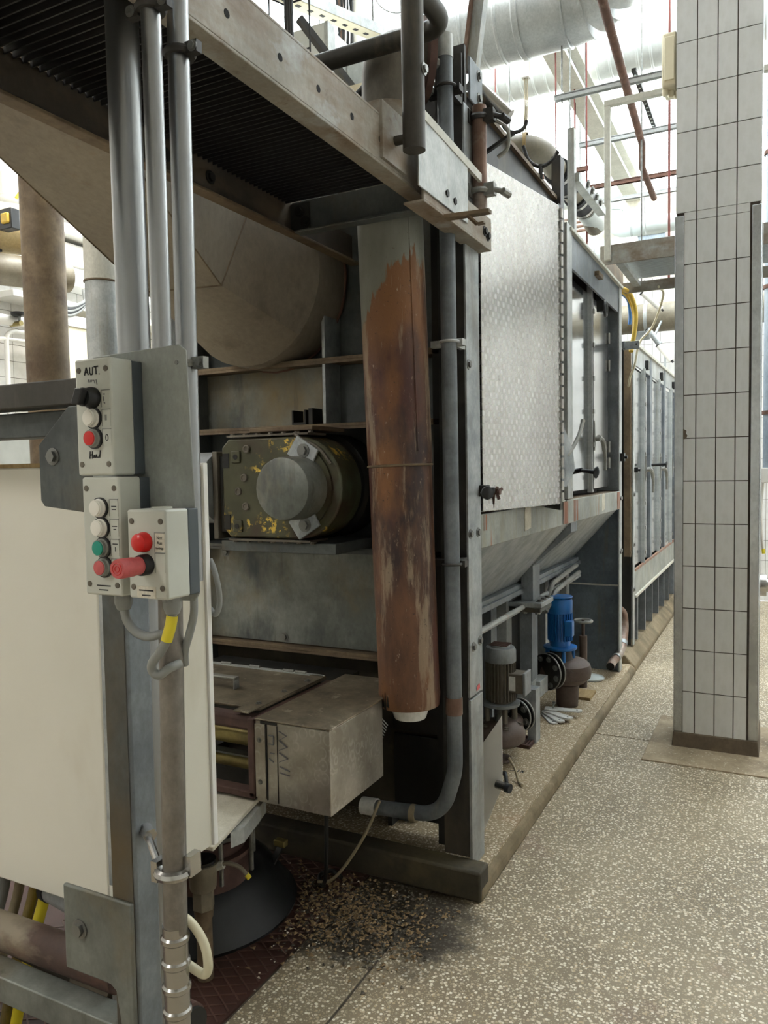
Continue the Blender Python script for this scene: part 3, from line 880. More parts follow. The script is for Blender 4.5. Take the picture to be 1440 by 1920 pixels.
mb.lathe([(.006, 0), (.032, .004), (.034, .012), (.014, .022)], (-.905, 4.40, 1.62), (1, -.2, -.1), 18)
mb.build('star_knob', 'black_plastic', W1)
mb = MB().tube([V((-1.04, 5.42 + .035 * math.cos(a), 2.72 + .045 * math.sin(a))) for a in [i * math.pi / 8 for i in range(17)]], .012, 8, cap=False)
mb.box(-1.09, -1.04, 5.37, 5.40, 2.70, 2.77)
mb.build('door_catch', 'black_plastic', W1)
B('top_catch', 'brown_steel', W1, (-1.08, -1.03, 5.16, 5.30, 2.89, 2.92), bev=.003)

# ---------------------------------------------------------------- far unit
W2 = thing('industrial_washer', 'farther lower washing machine unit with mirror doors near the far wall', 'machine', (-1.6, 8.2, .14))
YA, YE = 6.64, 9.75
B('body_shell', 'black_steel', W2, (-2.6, -1.22, YA + .05, YE, .5, 2.6))
B('end_plate', 'black_steel', W2, (-2.6, -1.07, YA - .01, YA + .004, .15, 2.62))
B('corner_post', 'galv_light', W2, (-1.062, XS, YA, YA + .07, .15, 2.68), bev=.002)
B('end_post', 'brown_steel', W2, (-1.12, -1.065, YA - .04, YA - .012, .9, 2.66))
for z in (1.42, 1.0, .62):
    bolt(W2, (XS, YA + .035, z), (1, 0, 0), .015)
B('top_lip', 'beam_paint', W2, (-1.16, XS + .01, YA, YE, 2.66, 2.685), bev=.002)
B('top_fascia', 'galv_light', W2, (-1.075, -1.06, YA + .07, YE, 2.5, 2.66))
B('side_rail', 'galv_rail', W2, (-1.062, XS, YA + .07, YE, .565, .77), bev=.003)
B('rail_foot', 'beam_paint', W2, (-1.062, XS + .015, YA + .07, YE, .545, .565))
B('rust_run', 'rust_streak', W2, (-1.062, XS + .004, YA + .08, YE, .765, .785))
yb = [YA + .1, 7.72, 8.75, YE]
for i in range(3):
    y0, y1 = yb[i] + .05, yb[i + 1] - .09
    bay_doors(W2, y0, y1, .80, 2.47, -1.072, 'mirror_steel', 'mirror_steel', 0, 1.62, False)
    B('side_post', 'galv_blue', W2, (-1.10, XS - .005, yb[i + 1] - .08, yb[i + 1] + .02, .78, 2.66), bev=.002)
    B('top_catch', 'black_plastic', W2, (-1.08, -1.03, (y0 + y1) / 2 + .12, (y0 + y1) / 2 + .2, 2.52, 2.60), bev=.004)
for i in range(7):
    y = YA + .25 + i * .44
    mb = MB().prism([(-1.075, y, .55), (-1.45, y, .15), (-1.50, y, .15), (-1.5, y, .55)], (0, .02, 0))
    MB().box(-1.30, -1.055, y, y + .03, .15, .545).build('support_fin', 'galv_blue', W2)
B('under_shell', 'galv_dark', W2, (-2.5, -1.32, YA + .06, YE, .151, .5))
mb = MB().cyl((-1.05, 6.70, 1.62), (-1.0, 6.69, 1.62), .012, n=8).box(-1.05, -1.02, 6.68, 6.73, 1.60, 1.64)
mb.build('knob', 'black_plastic', W2)
mb = MB().cyl((-1.05, 7.7, 1.66), (-.92, 7.68, 1.665), .013, n=8).lathe([(.008, 0), (.034, .004), (.034, .014), (.012, .022)], (-.925, 7.68, 1.665), (1, 0, -.05), 16)
mb.build('star_knob', 'black_plastic', W2)
# brackets over the gap between both units
gp = thing('wall_bracket', 'punched flat steel bracket bridging the gap between both washer units', 'bracket', (-1.0, 6.3, 2.5))
B('arm', 'galv', gp, (-1.05, -.93, 6.14, 6.16, 2.54, 2.60), bev=.002)
B('tab', 'galv_blue', gp, (-1.05, -1.03, 6.1, 6.15, 2.545, 2.60), bev=.002)
MB().cyl((-.95, 6.139, 2.575), (-.95, 6.137, 2.575), .007, n=10).build('bolt_hole', 'black_steel', gp)
gp = thing('wall_bracket', 'punched flat steel bracket on top of the farther washer unit', 'bracket', (-1.0, 6.7, 2.65))
B('arm', 'galv', gp, (-1.06, -.93, 6.70, 6.72, 2.69, 2.76), bev=.002)
MB().cyl((-.95, 6.699, 2.73), (-.95, 6.697, 2.73), .007, n=10).build('bolt_hole', 'black_steel', gp)
# ---------------------------------------------------------------- gear motor on the front end
G = thing('gear_motor', 'olive gear motor with flaking yellow paint and round cover on the washer front', 'gear motor', (-1.75, 2.7, 1.335))
gy = 2.52
gz0, gz1, gx0, gr = 1.388, 1.79, -2.02, .2
gzc = (gz0 + gz1) / 2
def hprof(cx, r, x0, ch, n=14):
    """housing outline: straight left, half round right"""
    p = [(x0 + ch, gzc - r), ]
    for k in range(n + 1):
        th = -math.pi / 2 + math.pi * k / n
        p.append((cx + r * math.cos(th), gzc + r * math.sin(th)))
    p += [(x0 + ch, gzc + r), (x0, gzc + r - ch), (x0, gzc - r + ch)]
    return p
po = hprof(-1.655, .2, gx0, .035)
MB().prism([(x, gy, z) for x, z in po], (0, .16, 0)).build('housing', 'gear_paint', G, bev=.008)
po2 = hprof(-1.68, .196, gx0 - .02, .03)
# big round drum behind, running into the machine
MB().lathe([(.19, 0), (.205, .02), (.205, .13), (.222, .14), (.222, .27), (.21, .28)], (-1.715, gy + .15, gzc), (0, 1, 0), 40).build('drum', 'black_steel', G)
MB().lathe([(.1, 0), (.165, .0), (.165, .02)], (-1.66, gy - .012, gzc), (0, 1, 0), 36).build('bearing_ring', 'gear_paint', G)
MB().prism([(x, gy - .006, z) for x, z in [(-1.93, gzc - .03), (-1.90, gzc - .075), (-1.80, gzc - .11), (-1.66, gzc - .13), (-1.62, gzc), (-1.66, gzc + .13), (-1.80, gzc + .1), (-1.86, gzc + .05), (-1.91, gzc + .04)]], (0, .008, 0)).build('cover_plate', 'gear_paint', G)
cc = (-1.67, gzc)
MB().lathe([(.108, 0), (.116, .004), (.119, .015), (.122, .10), (.122, .14)], (cc[0] + .035, gy - .14, cc[1]), (0, 1, 0), 40).build('round_cover', 'galv_panel', G)
for s_ in (1, -1):
    c0 = V((cc[0] + .035, gy - .012, cc[1] + s_ * .10))
    d = V((.52, 0, s_ * .85)).normalized()
    pp = V((d.z, 0, -d.x))
    tb = MB().prism([c0 + pp * .06, c0 - pp * .06, c0 - pp * .055 + d * .085, c0 + pp * .055 + d * .085], (0, -.012, 0)).build('cover_tab', 'galv', G, bev=.003)
    bolt(tb, c0 + d * .05 - V((0, .012, 0)), (0, -1, 0), .018)
for x, z in ((-1.905, 1.63), (-1.935, 1.575), (-1.90, 1.515), (-1.89, 1.745)):
    mb = MB().tube([V((x + .013 * math.cos(a), gy - .008, z + .013 * math.sin(a))) for a in [i * math.pi / 6 for i in range(13)]], .004, 6, cap=False)
    mb.cyl((x, gy, z), (x, gy - .008, z), .012, n=12)
    mb.build('socket_screw', 'motor_brown', G)
for x, z in ((-1.945, 1.715), (-1.945, 1.435)):
    lug = B('eye_lug', 'gear_paint', G, (x - .022, x + .022, gy - .008, gy + .001, z - .025, z + .025), bev=.004)
    MB().cyl((x, gy - .0085, z), (x, gy - .010, z), .011, n=12).build('lug_hole', 'black_steel', lug)
for x, z in ((-1.995, 1.70), (-1.995, 1.45)):
    B('pocket', 'black_steel', G, (x - .018, x + .012, gy - .003, gy + .001, z - .03, z + .03))
B('side_flange', 'motor_brown', G, (gx0 - .06, gx0 - .035, gy + .01, gy + .16, gz0 - .01, gz1 - .05), bev=.004)
B('side_gasket', 'black_steel', G, (gx0 - .035, gx0 + .002, gy + .03, gy + .14, gz0 + .02, gz1 - .07))
# motor hidden mostly behind the cabinet, only its fins show
for k in range(3):
    B('motor_fin', 'flange_grey', G, (gx0 - .28, gx0 - .06, gy + .0, gy + .012, gz1 - .09 - k * .016, gz1 - .083 - k * .016))
MB().cyl((gx0 - .30, gy + .08, gzc), (gx0 - .06, gy + .08, gzc), .15, n=28).build('motor_body', 'motor_grey', G)
# bolt row on the top and bottom joints
for z, d in ((gz1 + .004, 1), (gz0 - .004, -1)):
    B('joint_strip', 'motor_brown', G, (gx0 + .03, -1.6, gy - .004, gy + .13, min(z, z + d * .008), max(z, z + d * .008)))
    for k in range(7):
        bolt(G, (gx0 + .05 + k * .062, gy + .012, z + d * .006), (0, 0, d), .011, 'motor_brown')
B('top_clamp_bar', 'brown_steel', G, (-1.90, -1.60, gy + .03, 2.80, 1.812, 1.83), bev=.003)
MB().tube(spline([(-1.66, gy - .01, 1.80), (-1.62, gy - .015, 1.775), (-1.55, gy - .012, 1.74), (-1.50, gy - .005, 1.68)]), .006, 6).build('cable', 'motor_brown', G)
B('foot_bar', 'galv_dark', G, (-2.05, -1.50, gy + .02, 2.84, 1.33, 1.372), bev=.003)

# ---------------------------------------------------------------- rust-stained downpipe
RP = thing('rusty_downpipe', 'thick vertical pipe, rusty brown below torn grey paint, in front of the washer', 'pipe', (-1.217, 2.58, .74))
b0, b1 = V((-1.215, 2.58, .775)), V((-1.272, 2.58, 2.78))
mid = b0.lerp(b1, .445)
MB().tube([b0, b0.lerp(b1, .02), b0.lerp(b1, .04), mid], [.112, .116, .114, .117], 40).build('lower_section', 'rust_pipe', RP)
MB().tube([mid, b0.lerp(b1, .46), b1], [.119, .120, .121], 40).build('upper_section', 'rust_pipe', RP)
MB().lathe([(.118, -.005), (.122, -.003), (.123, .002), (.118, .005)], mid, (b1 - b0), 40).build('joint_bead', 'brown_steel', RP)
d_ = V((.72, -.69, 0))
MB().tube([b0.lerp(b1, .47) + V((.103, -.062, 0)), b1 + V((.103, -.062, -.02))], .0035, 6).build('seam', 'rust_pipe', RP)
MB().lathe([(.03, -.055), (.06, -.05), (.07, -.02), (.072, .0)], b0, (0, 0, 1), 14).build('end_cap', 'white_plate', RP)
mb = MB()
for k in range(3):
    a = 4.1 + k * .12
    mb.prism([(b0.x + .1165 * math.cos(a), b0.y + .1165 * math.sin(a), .775 + .008 * (k % 3)), (b0.x + .1165 * math.cos(a + .1), b0.y + .1165 * math.sin(a + .1), .775 + .012 * ((k + 1) % 2)), (b0.x + .1165 * math.cos(a + .05), b0.y + .1165 * math.sin(a + .05), .83 + .01 * (k % 2))], (.002 * math.cos(a), .002 * math.sin(a), 0))
mb.build('torn_rim', 'black_steel', RP)
# grey lagging and bend above the walkway
MB().tube([b1 + V((0, 0, -.02)), b1 + V((0.004, 0, .17))], .105, 32).build('lagging', 'fascia', RP)
bend = fil([b1 + V((.01, 0, .12)), b1 + V((.01, .0, .36)), b1 + V((.13, .10, .36))], .15, 10)
MB().tube(bend, .098, 28).build('bend', 'motor_brown', RP)
fc = b1 + V((.10, .08, .36))
fx = V((.12, .10, 0)).normalized()
MB().lathe([(.1, 0), (.145, 0), (.145, .025), (.1, .025)], fc, fx, 32).build('flange', 'rust_flange', RP)
for k in range(8):
    a = k * math.pi / 4 + .3
    side = fx.cross(V((0, 0, 1)))
    bolt(RP, fc + (side * math.cos(a) + V((0, 0, 1)) * math.sin(a)) * .122 + fx * .025, fx, .015, 'boltsteel')

# grey conduit dropping beside it and bending under the box
CP = thing('bent_conduit', 'grey steel conduit beside the rusty downpipe, bending left to an open cut end', 'conduit', (-1.065, 2.65, .3))
path = fil([(-1.072, 2.65, 3.12), (-1.064, 2.65, .52), (-1.12, 2.65, .335), (-1.40, 2.65, .315)], .26, 12)
MB().tube(path, .029, 18).build('tube', 'conduit_grey', CP)
MB().cyl((-1.40, 2.65, .315), (-1.465, 2.65, .312), .034, n=18).build('end_sleeve', 'white_plate', CP)
MB().cyl((-1.0655, 2.65, .735), (-1.0655, 2.65, .80), .032, n=18).build('coupling', 'copper', CP)
MB().cyl((-1.225, 2.65, .322), (-1.25, 2.65, .322), .034, n=18).build('strap', 'cable_tan', CP)
MB().cyl((-1.072, 2.65, 3.12), (-1.072, 2.65, 3.2), .031, n=18).build('threaded_end', 'galv_light', CP)
for z, m in ((2.115, 'galv_light'), (1.30, 'dark_steel'), (3.02, 'dark_steel')):
    mb = MB().tube([V((-1.066 + .033 * math.cos(a), 2.65 + .033 * math.sin(a), z)) for a in [i * math.pi / 8 for i in range(17)]], .006, 6, cap=False)
    mb.box(-1.06, -1.02, 2.66, 2.70, z - .012, z + .012).box(-1.15, -1.098, 2.67, 2.70, z - .012, z + .012).box(-1.075, -1.055, 2.68, 2.78, z - .012, z + .012)
    mb.build('pipe_clip', m, CP)

# ---------------------------------------------------------------- infeed: shelf, lid, steel box
IN = thing('infeed_chute', 'brown infeed trough with grey hinged lid and dark roller slot', 'chute', (-1.9, 2.4, .5))
B('trough_top', 'rust_flange', IN, (-2.30, -1.575, 2.10, 2.16, .765, .815), bev=.012)
B('side_cheek', 'rust_flange', IN, (-1.60, -1.575, 2.09, 2.62, .54, .815), bev=.004)
B('bottom_edge', 'rust_flange', IN, (-2.3, -1.575, 2.09, 2.14, .535, .56), bev=.004)
B('rear_wall', 'black_steel', IN, (-2.3, -1.575, 2.62, 2.84, .3, .80))
for z, r in ((.70, .035), (.605, .028)):
    MB().cyl((-2.3, 2.22, z), (-1.61, 2.22, z), r, n=18).build('roller', 'brass', IN)
B('slot_bar', 'galv_dark', IN, (-2.3, -1.61, 2.16, 2.20, .645, .652))
lid = B('lid', 'box_top_dirt', IN, (-2.30, -1.60, 2.165, 2.615, .818, .828), bev=.003)
MB().box(-2.03, -1.825, 2.315, 2.345, .866, .874).box(-2.03, -2.022, 2.315, 2.345, .828, .866).box(-1.833, -1.825, 2.315, 2.345, .828, .866).build('lid_handle', 'flange_grey', lid, bev=.002)
B('hinge_strip', 'galv_light', lid, (-2.3, -1.61, 2.60, 2.622, .826, .832))
for x in (-1.72, -1.78, -1.95, -2.1):
    inst('hinge_knuckle', 'unit_hk2', lambda: MB().cyl((-.5, 0, 0), (.5, 0, 0), .12, n=8), (x, 2.612, .835), None, (.05, .05, .05), 'flange_grey', lid)
B('edge_strip', 'box_top_dirt', IN, (-1.665, -1.60, 2.10, 2.61, .828, .832))
for y in (2.2, 2.36, 2.52):
    bolt(IN, (-1.63, y, .832), (0, 0, 1), .008)

SB = thing('steel_box', 'scoured stainless sheet-metal box jutting out beside the rusty downpipe', 'box', (-1.42, 2.28, .53))
B('box_body', 'scoured_steel', SB, (-1.572, -1.278, 2.10, 2.475, .528, .81), bev=.002)
B('box_top', 'box_top_dirt', SB, (-1.574, -1.276, 2.098, 2.72, .811, .817), bev=.002)
B('cover_strip', 'scoured_steel', SB, (-1.572, -1.53, 2.094, 2.10, .545, .80), bev=.001)
B('joint_gap', 'black_steel', SB, (-1.529, -1.525, 2.0965, 2.10, .54, .805))
B('joint_gap', 'black_steel', SB, (-1.484, -1.482, 2.0975, 2.10, .535, .80))
B('joint_gap', 'black_steel', SB, (-1.55, -1.484, 2.0965, 2.1, .802, .811))
for z in (.60, .745):
    bolt(SB, (-1.553, 2.094, z), (0, -1, 0), .006)
# faint felt-pen strokes on the box
strk = [((0, .00), (.03, .012)), ((.03, .012), (.0, .03)), ((0, .03), (.032, .048)), ((.032, .048), (0, .062)), ((0, .07), (.034, .085)), ((.034, .085), (0, .10)), ((0, .115), (.04, .125)), ((.04, .14), (0, .135))]
for (a, b), (c, d) in strk:
    MB().bar((-1.475 + a, 2.0985, .785 - b * 1.05), (-1.475 + c, 2.0985, .785 - d * 1.05), .0025, .006, up=(0, 1, 0)).build('pen_stroke', 'ink_faded', SB)
for (a, b), (c, d) in (((0, .02), (.02, .02)), ((.02, .02), (.02, .05)), ((.0, .05), (.02, .05)), ((0.005, .08), (.022, .08)), ((.0, .1), (.02, .11))):
    MB().bar((-1.518 + a, 2.0985, .785 - b), (-1.518 + c, 2.0985, .785 - d), .0025, .006, up=(0, 1, 0)).build('pen_stroke', 'ink_faded', SB)
B('box_stay', 'brown_steel', SB, (-1.56, -1.52, 2.30, 2.88, .50, .53))
mb = MB()
for k in range(6):
    mb.tube([(-1.305 + .002 * k, 2.47, .70 + .012 * k), (-1.29 + .004 * k, 2.50, .66 + .01 * k)], .002, 5)
mb.build('frayed_wire', 'galv_light', SB)

SH = thing('infeed_shelf', 'worn pale sheet-metal shelf under the infeed slot', 'shelf', (-1.9, 2.0, .5))
MB().prism([(-2.4, 1.70, .512), (-1.50, 1.78, .512), (-1.585, 2.13, .512), (-2.4, 2.13, .512)], (0, 0, .014)).build('shelf_plate', 'paper', SH, bev=.003)
MB().prism([(-1.53, 1.90, .512), (-1.585, 2.13, .512), (-1.58, 2.16, .512), (-1.515, 1.95, .512)], (0, 0, -.05)).build('shelf_lip', 'galv_light', SH)
MB().prism([(-2.2, 1.95, .5), (-1.6, 1.95, .5), (-1.6, 2.10, .5), (-2.2, 2.10, .5)], (0, 0, -.03)).build('shelf_beam', 'dark_steel', SH)
B('shelf_stay', 'dark_steel', SH, (-2.2, -2.1, 2.1, 2.615, .46, .50))

# agitator dome on the floor plate
DM = thing('black_dome', 'black conical floor dome with bolted hub under the infeed shelf', 'dome', (-1.98, 2.24, 0))
dc = (-1.98, 2.24, .003)
MB().lathe([(.385, 0), (.388, .012), (.37, .03), (.30, .13), (.235, .19), (.20, .205), (.02, .225)], dc, (0, 0, 1), 48).build('cone', 'dome_black', DM)
dh = (-1.82, 2.12, .003)
MB().lathe([(.15, .20), (.15, .30), (.165, .30), (.165, .315), (.14, .315), (.14, .36), (.165, .36), (.165, .375), (.13, .375), (.13, .455)], dh, (0, 0, 1), 36).build('hub', 'rust_flange', DM)
MB().lathe([(.125, .398), (.20, .398), (.20, .412), (.125, .412)], dh, (0, 0, 1), 40).build('hub_flange', 'galv_dark', DM)
for k in range(8):
    a = k * math.pi / 4 + .2
    p = V((dh[0] + .178 * math.cos(a), dh[1] + .178 * math.sin(a), .415))
    bolt(DM, p, (0, 0, 1), .016)
    MB().cyl(p + V((0, 0, -.17)), p, .008, n=8).build('stud', 'boltsteel', DM)
B('clip', 'brass', DM, (-1.74, -1.69, 2.42, 2.45, .19, .215), bev=.003)
MB().bar((-1.715, 2.45, .20), (-1.75, 2.40, .10), .04, .006).build('clip_leg', 'dome_black', DM)
VT = thing('float_valve', 'beige cylindrical valve with hexagon nut in front of the black dome', 'valve', (-1.648, 1.9, .003))
vc = V((-1.648, 1.90, .04))
MB().lathe([(.026, -.037), (.026, .175)], vc, (0, 0, 1), 20).build('stem', 'brown_steel', VT)
MB().cyl(vc + V((0, 0, .20)), vc + V((0, 0, .265)), .036, n=6).build('hex_nut', 'tank_grey', VT)
MB().lathe([(.03, .17), (.033, .20)], vc, (0, 0, 1), 20).build('neck', 'brown_steel', VT)
MB().lathe([(.041, .265), (.043, .27), (.047, .325), (.050, .33), (.050, .35), (.046, .352)], vc, (0, 0, 1), 28).build('cup', 'tank_grey', VT)
mb = MB().lathe([(.044, .352), (.044, .362), (.03, .365)], vc, (0, 0, 1), 14)
mb.build('cap', 'black_plastic', VT)
MB().tube(spline([vc + V((.045, .02, .335)), vc + V((.075, .03, .35)), vc + V((.11, .05, .335)), vc + V((.13, .06, .31))]), .007, 8).build('lead', 'tank_grey', VT)
MB().cyl(vc + V((.13, .06, .31)), vc + V((.14, .063, .298)), .0085, n=8).build('lead_tip', 'yellow_plastic', VT)
MB().cyl(vc + V((.04, .018, .335)), vc + V((.065, .026, .345)), .013, n=6).build('gland', 'box_grey', VT)

# cables under the steel box
hose('cable', 'cable_tan', [(-1.36, 2.6, .37), (-1.40, 2.55, .25), (-1.47, 2.52, .13), (-1.53, 2.5, .06), (-1.60, 2.52, .03)], .006, 'thin tan cable hanging from the cut conduit end', 'cable')
hose('cable', 'cable_black', [(-1.45, 2.35, .53), (-1.47, 2.38, .35), (-1.52, 2.45, .12), (-1.58, 2.52, .02), (-1.63, 2.58, .02), (-1.60, 2.63, .02), (-1.54, 2.60, .02)], .008, 'black cable hanging below the steel box and looping on the floor', 'cable')
MB_ = tag(MB().tube([(-1.4535, 2.36, .44), (-1.457, 2.368, .40)], .0095, 8).build('cable_marker', 'yellow_plastic'), 'small yellow marker sleeve on the black cable under the steel box', 'cable marker')
# ---------------------------------------------------------------- overhead walkway
WK = thing('overhead_walkway', 'steel grating walkway overhead with stained channel edge', 'walkway', (-1.3, 1.2, 2.5))
mb = MB().box(-1.048, -1.04, -.6, 2.52, 2.555, 2.685)
mb.box(-1.102, -1.04, -.6, 2.52, 2.547, 2.555).box(-1.102, -1.04, -.6, 2.52, 2.685, 2.693)
mb.build('edge_channel', 'fascia', WK, bev=.002)
mb = MB().box(-1.007, -.998, 2.28, 2.93, 2.505, 2.62).box(-1.07, -.998, 2.28, 2.93, 2.498, 2.506)
mb.build('channel_end', 'fascia', WK, bev=.002)
for y in (1.355, 1.552, 1.721, 1.895, 2.063):
    MB().cyl((-1.0405, y, 2.617), (-1.0395, y, 2.617), .0095, n=12).build('bolt_hole', 'hole_black', WK)
for y, z in ((2.46, 2.575), (2.53, 2.57), (2.85, 2.555), (2.885, 2.545)):
    bolt(WK, (-.998, y, z), (1, 0, 0), .013, 'black_steel')
B('splice_plate', 'galv_light', WK, (-.997, -.992, 2.23, 2.66, 2.53, 2.75), bev=.002)
MB().bar((-.995, 2.18, 2.765), (-.995, 2.80, 2.735), .012, .03).build('toe_board', 'beam_paint', WK)
# inner channel
B('inner_flange', 'brown_steel', WK, (-1.61, -1.565, -.6, 2.90, 2.515, 2.525), bev=.002)
mb = MB().box(-1.61, -1.602, -.6, 2.90, 2.525, 2.64)
mb.build('inner_channel', 'inner_dark', WK, bev=.002)
for y in (1.78, 1.98):
    inst('bolt', 'hexbolt', lambda: 0, (-1.602, y, 2.585), (1, 0, 0), (.014, .014, .014), 'black_steel', WK)
mb = MB().box(-1.60, -1.01, 2.44, 2.448, 2.525, 2.64).box(-1.60, -1.01, 2.40, 2.448, 2.517, 2.525)
mb.build('cross_beam', 'galv_dark', WK, bev=.002)
B('cross_cleat', 'dark_steel', WK, (-1.60, -1.52, 2.43, 2.44, 2.53, 2.63))
bolt(WK, (-1.56, 2.43, 2.60), (0, -1, 0), .014, 'black_steel')
bolt(WK, (-1.535, 2.43, 2.56), (0, -1, 0), .014, 'black_steel')
# grating: bearing bars across, tread strips along
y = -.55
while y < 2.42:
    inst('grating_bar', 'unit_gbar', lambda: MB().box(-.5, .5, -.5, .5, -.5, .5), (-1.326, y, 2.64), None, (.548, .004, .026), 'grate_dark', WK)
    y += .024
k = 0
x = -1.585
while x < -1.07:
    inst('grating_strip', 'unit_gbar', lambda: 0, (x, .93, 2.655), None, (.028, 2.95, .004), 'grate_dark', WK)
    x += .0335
# bent angle bracket hanging from the channel end
mb = MB().prism([(-.997, 2.44, 2.49), (-.86, 2.50, 2.505), (-.86, 2.53, 2.505), (-.997, 2.48, 2.49)], (0, 0, .012))
mb.bar((-.93, 2.48, 2.50), (-.90, 2.50, 2.47), .02, .006).bar((-.90, 2.50, 2.47), (-.875, 2.50, 2.472), .02, .006)
mb.build('torn_tab', 'brown_steel', WK)

# railing pipes of the walkway
RL = thing('walkway_railing', 'dark steel pipe railing standing on the walkway edge', 'railing', (-.975, 2.15, 2.6))
MB().cyl((-.968, 2.145, 2.60), (-.972, 2.145, 4.0), .034, n=22).build('railing_post', 'rail_dark', RL)
MB().tube(fil([(-1.85, 2.43, 3.10), (-.975, 2.43, 3.10), (-.975, 1.0, 3.10)], .09, 8), .031, 18).build('knee_rail', 'rail_dark', RL)
bolt(RL, (-.935, 2.15, 2.83), (1, 0, 0), .012)
MB().box(-1.04, -1.03, 2.06, 2.22, 2.565, 2.73).build('post_plate', 'fascia', RL)
MB().cyl((-1.03, 2.145, 2.64), (-.975, 2.145, 2.64), .014, n=12).build('standoff', 'rail_dark', RL)

# cable tray basket of bent wire with cables, left of the railing
CT = thing('cable_basket', 'vertical wire cable basket with black cables above the walkway', 'cable tray', (-1.95, 2.9, 2.9))
bx, by = -1.93, 2.95
xs_ = (bx - .10, bx - .07, bx + .06, bx + .11)
for i, x in enumerate(xs_):
    MB().cyl((x, by + (.08 if i in (1, 2) else 0), 3.02), (x, by + (.08 if i in (1, 2) else 0), 4.1), .004, n=6).build('wire', 'black_steel', CT)
for z in (3.10, 3.32, 3.54, 3.76):
    MB().tube([(bx - .10, by, z), (bx - .07, by + .08, z), (bx + .06, by + .08, z), (bx + .11, by, z)], .004, 6).build('cross_wire', 'black_steel', CT)
for k in range(3):
    MB().tube(spline([(bx - .02 + k * .012, by + .03, 4.1), (bx - .03 + k * .014, by + .03, 3.6), (bx + k * .01, by + .03, 3.25), (bx + .02 + k * .006, by + .03, 3.03)]), .009, 8).build('cable', 'cable_black', CT)

# inclined square-to-round duct beside the walkway
DU = thing('tapered_duct', 'tan sheet-metal square-to-round duct descending to the washer front', 'duct', (-2.0, 2.2, 2.1))
def ring_round(c, rx, rz, n, nrm, up=V((0, 0, 1))):
    nrm = V(nrm).normalized()
    a = nrm.cross(up).normalized()
    b = a.cross(nrm)
    return [V(c) + a * rx * math.cos(2 * math.pi * k / n) + b * rz * math.sin(2 * math.pi * k / n) for k in range(n)]
def loft(rings, name, m, parent, sharp=25, cap=False):
    n = len(rings[0])
    vs = [p for r in rings for p in r]
    fs = [(i * n + k, i * n + (k + 1) % n, (i + 1) * n + (k + 1) % n, (i + 1) * n + k) for i in range(len(rings) - 1) for k in range(n)]
    if cap:
        fs += [tuple(range(n)), tuple((len(rings) - 1) * n + k for k in range(n))]
    return MB().add(vs, fs).build(name, m, parent, sharp=sharp)
# round part against the washer, then a faceted transition to the square trunk that rises to the viewer's left
N = 32
r0 = ring_round((-2.02, 2.93, 2.485), .365, .38, N, (0, 1, 0))
r1 = ring_round((-2.02, 2.72, 2.485), .365, .38, N, (0, 1, 0))
def quad_ring(BR_, BL, TL, TR, n=8):
    """ring through four corners, starting at the right side's middle and running up, so that it lofts from ring_round"""
    cs = [V(TR), V(TL), V(BL), V(BR_)]
    pts = []
    for i in range(4):
        a, b = cs[i], cs[(i + 1) % 4]
        pts += [a.lerp(b, k / n) for k in range(n)]
    k = N - n // 2
    return pts[k:] + pts[:k]
q2 = dict(BR_=(-1.823, 2.30, 2.34), BL=(-2.20, 2.30, 2.36), TL=(-2.25, 2.62, 2.98), TR=(-1.80, 2.62, 2.96))
q3 = dict(BR_=(-1.64, 1.60, 2.60), BL=(-2.11, 1.60, 2.63), TL=(-2.25, 1.92, 3.26), TR=(-1.72, 1.92, 3.22))
q4 = dict(BR_=(-1.30, .1, 3.30), BL=(-1.92, .1, 3.34), TL=(-2.2, .4, 3.95), TR=(-1.45, .4, 3.9))
r2, r3, r4 = quad_ring(**q2), quad_ring(**q3), quad_ring(**q4)
loft([r0, r1], 'round_spigot', 'hopper_tan', DU)
loft([r1, r2], 'transition', 'hopper_tan', DU, sharp=14)
loft([r2, r3, r4], 'square_trunk', 'hopper_tan', DU, sharp=14)
ed = MB()
for c_ in ('BR_', 'BL', 'TR', 'TL'):
    ed.tube([q2[c_], q3[c_], q4[c_]], .003, 6)
ed.tube(r2 + [r2[0]], .004, 6, cap=False)
ed.build('folded_seam', 'brown_steel', DU)
MB().tube(r0[:] + [r0[0]], .008, 6, cap=False).build('spigot_bead', 'rust_bar', DU)

# ---------------------------------------------------------------- things on top of the corner post
ST = thing('strut_channel', 'slotted strut channel rising from the bolted bracket above the corner post', 'strut', (-1.06, 2.9, 3.2))
MB().bar((-1.07, 2.93, 3.20), (-.99, 2.93, 3.75), .045, .045, up=(0, 1, 0)).build('channel', 'galv_light', ST)
MB().bar((-1.095, 2.915, 3.20), (-1.015, 2.915, 3.75), .012, .05, up=(0, 1, 0)).build('channel_side', 'copper', ST)
BK = thing('bolted_bracket', 'blue-grey bolted angle bracket on the corner post top', 'bracket', (-1.05, 2.9, 3.06))
B('plate', 'galv_blue', BK, (XS - .002, XS + .006, 2.835, 2.975, 3.05, 3.21), bev=.003)
B('back_plate', 'dark_steel', BK, (-1.15, XS - .004, 2.80, 2.82, 3.0, 3.24))
for z in (3.09, 3.175):
    bolt(BK, (XS + .006, 2.93, z), (1, 0, 0), .014)
CS = thing('clamp_stub', 'rusty pipe stub with two chromed scaffold clamps on the corner post', 'clamp', (-1.03, 2.86, 2.62))
MB().cyl((-1.022, 2.87, 2.635), (-1.022, 2.87, 3.03), .028, n=18).build('stub', 'copper', CS)
